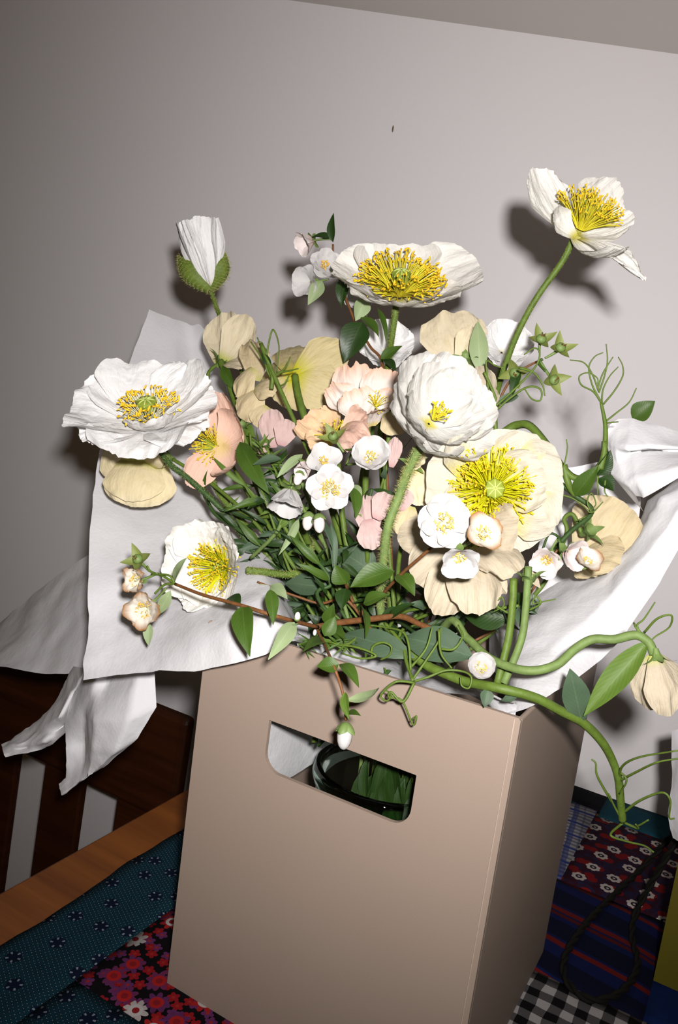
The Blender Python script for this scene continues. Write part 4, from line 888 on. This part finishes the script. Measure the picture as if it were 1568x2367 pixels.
leaves(t, [((628, 1352, .03), (665, 1385, .025), 15, (.0, .6, .8), 'leaf_pale'), ((600, 1350, .03), (615, 1390, .03), 18, (0, .3, .9), 'leaf_pale')])
t = branch('single cupped white blossom resting on the box rim at right', [(1110, 1535, .018), (1085, 1510, .03), (1040, 1475, .05)], .0008, 'stem')
blossom(t, (1110, 1545, .006), (-.05, .35, .9), 44, 5, (34, 44), st=(40, .55, 5, 50), ped=(1095, 1515, .02), hw=.85, drop=.15)
t = branch('withered pink-tinged mock orange cluster by the right tissue sheet', [(1290, 1270, .10), (1260, 1310, .10), (1220, 1380, .10), (1150, 1450, .10)], .001)
blossom(t, (1265, 1290, .09), (-.3, -.3, .8), 50, 4, (35, 60), 'mock_pink', ped=(1290, 1245, .1), cr=.08); blossom(t, (1312, 1275, .085), (.3, -.2, .9), 56, 4, (30, 46), 'mock_pink', None, ped=(1290, 1245, .1), cr=.06, phi0=0); blossom(t, (1355, 1300, .085), (.2, .5, .8), 40, 4, (45, 70), 'mock_wilt', ped=(1330, 1300, .09), cr=.06)
t.part('twig', tube([P((1255, 1270, .1)), P((1270, 1235, .1)), P((1290, 1240, .1)), P((1300, 1260, .095))], .0009, .0008, 5), 'stem_dark')
# green capsules at right
t = branch('twig of green star-shaped seed capsules right of the long poppy stem', [(1255, 830, .13), (1215, 850, .13), (1180, 880, .13), (1150, 940, .13), (1110, 1080, .12)], .001)
for c, ped, fc in (((1252, 783, .13), (1248, 815, .13), (.1, .5, .85)), ((1297, 803, .13), (1260, 828, .13), (.2, .4, .85)), ((1282, 878, .125), (1250, 835, .13), (.3, -.2, .9)), ((1190, 862, .125), (1215, 850, .13), (-.2, -.4, .8))): capsule(t, c, fc, 25, ped)
t.part('twig', tube([P((1255, 830, .13)), P((1245, 838, .13)), P((1262, 858, .128))], .0011, .001, 5), 'leaf')
leaves(t, [((1200, 850, .13), (1180, 925, .12), 12, (-.3, 0, .9), 'leaf_dark'), ((1110, 860, .13), (1105, 742, .14), 22, (-.2, 0, 1), 'leaf_pale'), ((1200, 915, .125), (1140, 935, .12), 12, (0, .3, .9), 'leaf_blue')])

# ------------------------------------------------------------------ vines and tendrils
def tendril(t, pts, rpx=2.6, mat='stem', name='tendril'):
    q = [P(p) for p in pts]; r = U(rpx, q[0]); t.part(name, tube(q, r, r * .55, 5, 6), mat)
def vine(label, stem, rpx, mat='stem', root=True, r1=None, name='sweet_pea_vine'):
    pts = to_vase(stem, root); t = bloom_thing(name, label, 'vine', pts); r = U(rpx, pts[0])
    t.part('stem', tube(pts, r, (U(r1, pts[0]) if r1 else r), 8), mat); return t
y = .0
t = vine('thick wavy vine reaching right, ending in a drooping cream sweet pea', [(1512, 1512, .03), (1500, 1485, .03), (1470, 1468, .03), (1420, 1478, .028), (1370, 1478, .025), (1330, 1500, .02), (1290, 1535, .012), (1240, 1550, .006), (1190, 1545, .005), (1130, 1520, .012), (1080, 1475, .025), (1030, 1445, .04)], 11, 'stem_pale')
for b, tp, w, n, k in (((1512, 1515, .03), (1500, 1640, .03), 46, (-.6, .1, .8), dict(bow=.1, cup=-.25, ruf=.03)), ((1515, 1515, .027), (1545, 1655, .02), 44, (.0, .1, 1), dict(bow=.12, cup=-.4, ruf=.03)), ((1520, 1515, .03), (1590, 1620, .03), 40, (.5, .1, .9), dict(bow=.1, cup=-.2))):
    t.part('petal', free_petal(b, tp, w, n, cr=.06, pl=.015, tip=.84, drop=.2, f0=.25, rag=.022, **k), 'pea_cream')
t.part('calyx', calyx(P((1518, 1512, .028)), D(.1, -1, .2), U(15, P((1518, 1512, .028))), U(40, P((1518, 1512, .028)))), 'calyx')
leaves(t, [((1500, 1480, .03), (1350, 1655, .015), 30, (-.4, .2, .85), 'leaf_bright', dict(fold=.5, peak=.45, bow=.02))])
tendril(t, [(1482, 1465, .03), (1474, 1445, .03), (1490, 1430, .03), (1515, 1392, .03)], 3); tendril(t, [(1490, 1462, .03), (1520, 1430, .025), (1552, 1422, .025), (1548, 1450, .03), (1512, 1475, .03), (1500, 1500, .03)], 3); tendril(t, [(1478, 1462, .03), (1466, 1440, .03), (1470, 1452, .025)], 3)
t = vine('long green vine trailing over the box corner down towards the tablecloth', [(1440, 1898, .06), (1435, 1850, .055), (1430, 1800, .05), (1415, 1755, .045), (1390, 1712, .035), (1350, 1672, .025), (1300, 1645, .015), (1235, 1612, .004), (1150, 1590, -.004), (1075, 1575, .002), (1000, 1545, .006), (930, 1515, .02)], 9, 'stem', True, 12)
leaves(t, [((1345, 1672, .023), (1318, 1545, .01), 32, (-.2, .1, .95), 'leaf_blue', dict(fold=.2, peak=.55, bow=.04)), ((1128, 1592, -.004), (1120, 1635, -.008), 16, (0, .2, .9), 'leaf_blue'), ((1200, 1605, .0), (1160, 1620, .0), 10, (0, .4, .9), 'leaf_blue')])
for q in ([(1432, 1800, .05), (1440, 1770, .04), (1480, 1750, .03), (1568, 1735, .02)], [(1432, 1805, .05), (1470, 1785, .04), (1520, 1762, .03), (1580, 1752, .03)], [(1416, 1855, .055), (1395, 1820, .05), (1380, 1790, .045), (1378, 1765, .045), (1368, 1755, .045)], [(1442, 1878, .058), (1480, 1850, .05), (1530, 1832, .045), (1550, 1850, .045), (1548, 1890, .05), (1560, 1892, .05)],
          [(1425, 1780, .048), (1445, 1795, .045), (1448, 1810, .045), (1432, 1835, .05)], [(1440, 1898, .06), (1420, 1862, .055), (1408, 1835, .05)], [(1440, 1900, .06), (1470, 1910, .06), (1500, 1895, .055)], [(1440, 1902, .06), (1412, 1930, .065), (1450, 1945, .06), (1490, 1955, .055), (1512, 1970, .05)], [(1440, 1900, .06), (1475, 1915, .055), (1470, 1905, .05)]): tendril(t, q, 3.4)
for lab, q in (('upright green stem at right carrying a calyx under the cream sweet pea', [(1188, 1338, .035), (1185, 1400, .03), (1175, 1480, .022), (1150, 1580, .012)]), ('pale upright stem joining the vine at the box rim', [(1222, 1310, .04), (1216, 1400, .033), (1205, 1480, .025), (1165, 1580, .013)])):
    t = vine(lab, q, 9, 'stem_pale' if 'pale' in lab else 'stem', False)
    if 'pale' in lab:
        t.part('calyx', calyx(P((1222, 1345, .04)), D(.05, 1, .2), U(17, P((1222, 1345, .04))), U(50, P((1222, 1345, .04)))), 'calyx'); t.part('petal', free_petal((1222, 1340, .04), (1240, 1330, .045), 30, (.3, .5, .8)), 'pea_cream')
    tendril(t, [(1225, 1410, .035), (1250, 1395, .035), (1240, 1378, .035), (1232, 1395, .035), (1260, 1390, .035), (1285, 1385, .035)] if 'pale' in lab else [(1180, 1420, .03), (1150, 1400, .03), (1160, 1380, .03), (1165, 1400, .03), (1140, 1415, .03)], 2.6)
t = vine('arched thick green stem bending over the cream poppy at right', [(1388, 1085, .112), (1398, 1040, .114), (1400, 985, .118), (1390, 930, .12)], 8, 'stem', False, 3.5)
tendril(t, [(1165, 1000, .12), (1195, 982, .12), (1225, 985, .115), (1265, 1030, .11), (1300, 1080, .11), (1330, 1105, .11), (1365, 1100, .11), (1395, 1060, .113), (1398, 1020, .115)], 11, 'stem', 'stem_arch')
t.part('stem_fork', tube([P((1303, 1075, .11)), P((1315, 1120, .11)), P((1330, 1145, .115))], U(9, P((1303, 1075, .11))), U(7, P((1303, 1075, .11))), 7), 'stem')
t.part('stem_fork', tube([P((1280, 1105, .115)), P((1330, 1145, .115)), P((1368, 1185, .12)), P((1300, 1250, .12)), P((1180, 1420, .11))], U(6, P((1303, 1075, .11))), U(6, P((1303, 1075, .11))), 7), 'stem_dark')
for q in ([(1390, 930, .12), (1372, 905, .12), (1345, 890, .12), (1340, 870, .12), (1360, 862, .12), (1382, 875, .12), (1380, 895, .12)], [(1388, 925, .12), (1370, 890, .12), (1362, 850, .12), (1375, 825, .12), (1395, 815, .12)], [(1385, 908, .12), (1398, 870, .12), (1405, 835, .12), (1402, 795, .12)], [(1392, 930, .12), (1395, 900, .12), (1410, 870, .12), (1430, 848, .12)], [(1395, 935, .12), (1420, 905, .12), (1440, 870, .12), (1440, 845, .12), (1430, 825, .12)], [(1400, 975, .12), (1425, 955, .12), (1455, 930, .12), (1472, 897, .12)], [(1398, 978, .12), (1430, 975, .125)], [(1385, 905, .12), (1370, 865, .12), (1350, 838, .12), (1318, 832, .12)], [(1382, 900, .12), (1395, 862, .12), (1418, 825, .12)],
          [(1275, 1140, .11), (1280, 1100, .11), (1278, 1040, .11)], [(1275, 1140, .11), (1300, 1090, .105), (1312, 1040, .105), (1310, 1015, .105)], [(1275, 1140, .11), (1320, 1150, .11), (1350, 1170, .11), (1368, 1185, .11), (1395, 1160, .11)], [(1368, 1185, .11), (1358, 1160, .11), (1368, 1140, .11), (1378, 1165, .11), (1365, 1180, .11)], [(1370, 1188, .12), (1330, 1205, .12)], [(1382, 1100, .11), (1382, 1145, .11)], [(1400, 1110, .112), (1398, 1135, .112), (1405, 1148, .112)]): tendril(t, q, 2.4)
leaves(t, [((1330, 1145, .112), (1385, 1075, .105), 22, (-.2, .2, .95), 'leaf'), ((1382, 1100, .115), (1412, 1040, .115), 20, (.3, .2, .9), 'leaf_dark'), ((1385, 1105, .115), (1420, 1135, .115), 22, (.3, .2, .9), 'leaf_dark'), ((1462, 968, .19), (1515, 927, .19), 24, (-.1, .2, .95), 'leaf')])
t = vine('curly tendrils springing over the small cream sweet pea at right', [(1130, 948, .10), (1145, 925, .10), (1140, 905, .1), (1120, 860, .1)], 3.5, 'stem', False)
for q in ([(1130, 945, .10), (1150, 935, .1), (1200, 890, .1), (1240, 845, .1), (1248, 815, .1), (1235, 805, .1), (1212, 820, .1)], [(1140, 955, .10), (1180, 920, .1), (1220, 895, .1), (1250, 900, .1), (1250, 925, .1), (1230, 922, .1), (1213, 898, .1)], [(1200, 850, .1), (1235, 862, .1), (1255, 890, .1), (1260, 915, .1)], [(1130, 945, .1), (1128, 880, .1), (1125, 835, .1), (1145, 845, .1), (1165, 850, .1)], [(1125, 935, .1), (1100, 880, .1), (1085, 850, .1)], [(1115, 905, .1), (1095, 900, .1)]): tendril(t, q, 3.0)
t = vine('forked tendril curling over the front rim of the box', [(955, 1575, -.012), (940, 1530, .0), (930, 1490, .01), (890, 1440, .02)], 4.5, 'stem', False)
for q in ([(958, 1578, -.014), (920, 1575, -.02), (895, 1590, -.022), (880, 1610, -.022), (895, 1620, -.022), (905, 1605, -.022), (890, 1595, -.022)], [(958, 1578, -.014), (932, 1622, -.02), (905, 1600, -.022), (900, 1612, -.022), (930, 1620, -.02), (955, 1675, -.018), (963, 1655, -.018), (952, 1665, -.016)], [(958, 1575, -.012), (990, 1565, -.01), (1030, 1550, -.005), (1070, 1552, -.002), (1090, 1565, -.004), (1085, 1590, -.006), (1068, 1585, -.006), (1065, 1565, -.006)], [(955, 1570, -.01), (990, 1520, -.004), (1015, 1480, .0), (1020, 1450, .005)], [(950, 1550, -.006), (945, 1490, .0), (930, 1460, .005), (890, 1450, .01), (855, 1445, .01)], [(948, 1545, -.004), (985, 1500, .0), (1000, 1450, .005)], [(1015, 1455, .0), (1020, 1510, -.006), (1045, 1545, -.008)], [(860, 1520, .0), (862, 1495, .0), (885, 1485, .0), (905, 1495, .0), (900, 1515, .0), (880, 1525, .0)], [(1020, 1500, .0), (1050, 1500, .0), (1070, 1470, .005), (1060, 1445, .01)], [(760, 1490, .0), (820, 1495, -.004), (870, 1515, -.004), (835, 1522, -.006), (790, 1510, -.004)]): tendril(t, q, 3.6)
t = vine('wiry sprig with needle leaves in front of the tan sweet pea', [(628, 900, .10), (630, 870, .1), (622, 840, .1)], 5, 'stem', True)
for q in ([(630, 880, .1), (615, 845, .1), (622, 790, .1), (632, 762, .1), (645, 800, .1), (640, 860, .1)], [(625, 860, .1), (600, 820, .1), (580, 790, .1)], [(620, 850, .1), (608, 815, .1), (595, 780, .1)], [(635, 870, .1), (660, 850, .1), (672, 825, .1)], [(640, 862, .1), (665, 858, .1), (690, 852, .1)], [(636, 870, .1), (642, 892, .1), (660, 885, .1), (668, 868, .1)]): tendril(t, q, 2.8)
leaves(t, [((628, 845, .1), (605, 815, .1), 9, (-.4, .1, .9), 'leaf_dark')])
t = vine('green stem with narrow leaves rising at left behind the pink poppy', [(510, 835, .15), (525, 870, .145), (545, 930, .14), (575, 1000, .13), (600, 1100, .12), (640, 1250, .1)], 8, 'stem')
leaves(t, [((515, 845, .145), (545, 905, .14), 14, (-.3, .1, .9), 'leaf'), ((555, 1022, .055), (622, 1142, .04), 24, (-.3, .2, .9), 'leaf', dict(peak=.4)), ((560, 990, .12), (590, 1010, .12), 16, (0, .4, .9), 'leaf_bright'), ((555, 930, .13), (580, 970, .12), 18, (0, .4, .9), 'leaf_bright')])
tendril(t, [(578, 1000, .11), (585, 1040, .11), (620, 1060, .11), (660, 1055, .11)], 3)

# ------------------------------------------------------------------ leafy fillers in the heart of the bunch
GF = 'leafy filler sprigs in the heart of the bouquet'
HLAB = ['leafy sprig between the salmon poppy stem and the bell-shaped blossom', 'leafy sprig touching the top right of the low white poppy', 'leafy sprig under the bell-shaped white blossom', 'leafy sprig under the pair of hanging white buds', 'leafy sprig around the curved stalk of the low poppy', 'leafy sprig left of the centre, below the open white blossoms', 'leafy sprig above the slender brown twig at left', 'leafy sprig beside the crossing of the brown twigs', 'leafy sprig in the dark gap under the middle blossoms', 'leafy sprig left of the foot of the hairy stem', 'leafy sprig at the foot of the thick hairy stem', 'leafy sprig left of the large cream sweet pea, at its lowest petal', 'leafy sprig behind the stalk of the three white blossoms', 'leafy sprig directly under the large cream sweet pea', 'leafy sprig at the right of the woody branch end', 'leafy sprig behind the first upright green stem', 'leafy sprig between the two upright green stems at right', 'leafy sprig above the hanging twig at the rim', 'leafy sprig over the rim left of the broad blue-green leaves', 'leafy sprig above the broad blue-green leaves', 'leafy sprig at the left end of the box rim', 'leafy sprig near the forked tendril at the rim', 'leafy sprig under the mauve sweet pea', 'leafy sprig right of the salmon pink poppy', 'leafy sprig behind the cupped blossom under the blush poppy', 'leafy sprig left of the hairy stem, below the cupped blossom', 'leafy sprig tucked left of the hanging buds', 'leafy sprig under the right side of the large cream sweet pea']
HEART = [(600, 1190), (570, 1260), (640, 1230), (680, 1270), (650, 1330), (720, 1300), (700, 1390), (760, 1380), (800, 1270), (830, 1310), (880, 1370), (930, 1410), (960, 1360), (1000, 1450), (1060, 1430), (1150, 1420), (1200, 1400), (760, 1470), (840, 1480), (920, 1490), (690, 1470), (980, 1500), (640, 1080), (600, 1120), (900, 1060), (860, 1130), (690, 1210), (1120, 1390)]
for i, (hx, hy) in enumerate(HEART):
    yy = rng.uniform(.035, .085); tip = P((hx, hy, yy)); bx0 = 780 + (hx - 780) * .35; by0 = max(hy + 90, 1440)
    base = Wp(VC[0] + rng.uniform(-.05, .06), VC[1] + rng.uniform(-.04, .03), .20); mid = P((bx0, by0 - 30, yy + .02))
    if hy > 1430: mid = P((hx, hy - 5, .06))
    sp = spline([tip, mid, base], 8); t = Thing('leafy_sprig', HLAB[i], 'foliage', base, GF); t.part('stem', tube([tip, mid, base], .0010, .0017, 5, 6), rng.choice(['stem_dark', 'stem', 'stem_dark']))
    for k in range(8):
        p = sp[int(k * .7)]; dr = D(rng.uniform(-1, 1), rng.uniform(-.7, .9), rng.uniform(-.3, .6)); ln = U(rng.uniform(40, 85), p)
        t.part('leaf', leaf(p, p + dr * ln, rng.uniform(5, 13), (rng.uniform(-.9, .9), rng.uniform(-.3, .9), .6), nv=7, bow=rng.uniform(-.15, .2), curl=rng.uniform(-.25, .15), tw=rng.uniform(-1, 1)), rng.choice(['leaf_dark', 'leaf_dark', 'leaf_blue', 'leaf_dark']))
    if i % 4 == 0:  # dark leaves added to darken the stems seen through the handle
        for k in range(3):
            p = Wp(VC[0] + rng.uniform(-.005, .035), VC[1] - .035 + rng.uniform(0, .012), rng.uniform(.19, .215)); t.part('leaf', leaf(p, p + Vector((rng.uniform(-.02, .02), rng.uniform(-.004, .004), -rng.uniform(.04, .06))), rng.uniform(14, 24), Vector((rng.uniform(-.4, .4), -1, .2)), nv=7, tw=rng.uniform(-.8, .8)), 'leaf_dark')
# broad blue-green leaves over the rim
t = vine('broad blue-green sweet pea leaves lying over the front rim', [(1090, 1520, .02), (1000, 1500, .02), (900, 1480, .025), (820, 1470, .04)], 5, 'stem_dark')
leaves(t, [((1095, 1520, .012), (930, 1475, .012), 46, (0, .5, .85), 'leaf_blue', dict(peak=.5, fold=.15)), ((960, 1520, .006), (790, 1465, .012), 32, (0, .4, .9), 'leaf_blue', dict(peak=.5, fold=.15)), ((870, 1330, .06), (780, 1270, .06), 40, (0, .3, .9), 'leaf_blue'), ((760, 1360, .05), (660, 1350, .05), 30, (0, .4, .9), 'leaf_blue'), ((1180, 1430, .05), (1070, 1420, .05), 34, (0, .2, .9), 'leaf_dark'), ((1240, 1420, .06), (1195, 1370, .06), 26, (.1, .2, .9), 'leaf_dark')])
for lab, ax, sprd in (('feathery sprig of needle leaves left of the bell-shaped blossom', [(600, 1035, .065), (630, 1075, .06), (655, 1130, .06), (700, 1250, .06)], 1.0), ('feathery fringe of needle leaves hanging over the left rim', [(690, 1490, -.006), (740, 1480, .0), (800, 1490, .0), (860, 1470, .03)], .6)):
    pts = to_vase(ax); t = bloom_thing('feathery_sprig', lab, 'foliage', pts); t.part('stem', tube(pts, .0008, .001, 5), 'stem'); sp = spline([P(q) for q in ax], 10)
    for k in range(34):
        p = sp[int(k * .75)]; dr = D(rng.uniform(-1, 1), rng.uniform(-1, 1) * sprd, rng.uniform(-.2, .6)); t.part('leaf', leaf(p, p + dr * U(rng.uniform(28, 58), p), rng.uniform(1.8, 3.4), (rng.uniform(-.5, .5), .4, .8), nv=5, curl=rng.uniform(-.3, .3)), rng.choice(['leaf', 'leaf_bright', 'leaf']))
# grassy blades and thin stems on the left
GLAB = ['thin green stem starting just under the tip of the salmon poppy', 'thin dark stem lying lowest along the left tissue above the low poppy', 'thin green stem right of the salmon poppy running down to the middle',
        'pale thin stem crossing upwards beside the yellow-centred low poppy', 'thin green stem passing left of the bell-shaped white blossom', 'short thin stem between the low poppy stalk and the middle blossoms', 'thin green stem bending right just above the low poppy']
for i, q in enumerate(([(480, 1110, .075), (540, 1160, .07), (600, 1220, .07), (680, 1330, .07)], [(475, 1150, .08), (500, 1190, .075), (560, 1230, .07), (650, 1300, .07)], [(545, 1090, .08), (590, 1160, .07), (630, 1230, .06), (700, 1340, .06)], [(580, 1290, .05), (640, 1230, .045), (660, 1180, .05), (700, 1120, .06)], [(610, 1120, .06), (640, 1190, .05), (700, 1280, .05), (750, 1360, .05)], [(680, 1270, .03), (735, 1300, .03), (765, 1350, .03), (745, 1400, .03)], [(520, 1175, .07), (600, 1195, .06), (650, 1180, .055), (680, 1140, .05)])):
    t = vine(GLAB[i], q, 4.6, ['stem', 'stem_dark', 'stem', 'stem_pale'][i % 4]); t.o['group'] = 'thin green stems at the left of the bunch'; t.o.name = 'grassy_stem'
    sp = spline([P(x) for x in q], 6)
    for k in (3, 7, 11, 15):
        p = sp[k]; dr = D(rng.uniform(-1, 1), rng.uniform(-.4, 1), rng.uniform(0, .4)); t.part('leaf', leaf(p, p + dr * U(rng.uniform(60, 110), p), rng.uniform(5, 12), (rng.uniform(-.6, .6), .3, .8), nv=8, curl=rng.uniform(-.15, .1)), rng.choice(['leaf', 'leaf', 'leaf_dark', 'leaf_bright']))

# ================================================================== olive gift bag at the right edge
bg = Thing('gift_bag', 'olive paper gift bag with black cord handles at the right edge', 'bag', (.39, .33, .003))
for nm, g in (('front_panel', box(.305, .475, .248, .2495, .003, .20)), ('back_panel', box(.305, .475, .410, .4115, .003, .20)), ('side_panel', box(.305, .3065, .2495, .410, .003, .20)), ('side_panel', box(.4735, .475, .2495, .410, .003, .20)), ('bottom_panel', box(.3065, .4735, .2495, .410, .003, .006))):
    bg.part(nm, g, 'olive', smooth=False)
def rope(pts, r, n=10, turns=9.0):
    c = spline(pts, n); L = sum((a - b).length for a, b in zip(c, c[1:])); gs = []
    fine = spline(pts, 40); m = len(fine); T0 = (fine[1] - fine[0]).normalized(); N = T0.orthogonal().normalized(); st = [[], []]; acc = 0
    for i, p in enumerate(fine):
        T = (fine[min(i + 1, m - 1)] - fine[max(i - 1, 0)]).normalized(); N = (N - T * N.dot(T)).normalized(); B = T.cross(N)
        if i: acc += (p - fine[i - 1]).length
        for s in (0, 1):
            a = acc / (r * 5.0) * 6.283 * .5 + s * math.pi; st[s].append(p + (N * math.cos(a) + B * math.sin(a)) * r * .5)
    return join(*[tube(s, r * .62, r * .62, 6, raw=True) for s in st])
zz = .0055
bg.part('cord_handle', rope([Wp(.303, .40, .165), Wp(.2985, .41, .08), AZ(1505, 1985, .02), AZ(1440, 2050, zz), AZ(1360, 2130, zz), AZ(1308, 2210, zz), AZ(1312, 2270, zz), AZ(1370, 2312, zz), AZ(1440, 2290, zz), AZ(1475, 2230, zz), AZ(1462, 2160, zz), AZ(1480, 2090, .02), Wp(.3, .33, .10), Wp(.303, .31, .165)], .0030), 'cord')
single('bag_tissue', sheet([[(1552, 1690, .30), (1554, 1790, .29), (1548, 1880, .28), (1560, 1935, .28)], [(1600, 1680, .30), (1605, 1780, .28), (1600, 1880, .27), (1600, 1960, .27)], [(1700, 1690, .32), (1700, 1790, .30), (1700, 1880, .28), (1690, 1980, .28)]], cr=.006), 'paper', 'white tissue poking out of the olive gift bag', 'tissue paper')
print('objects', len(bpy.data.objects))
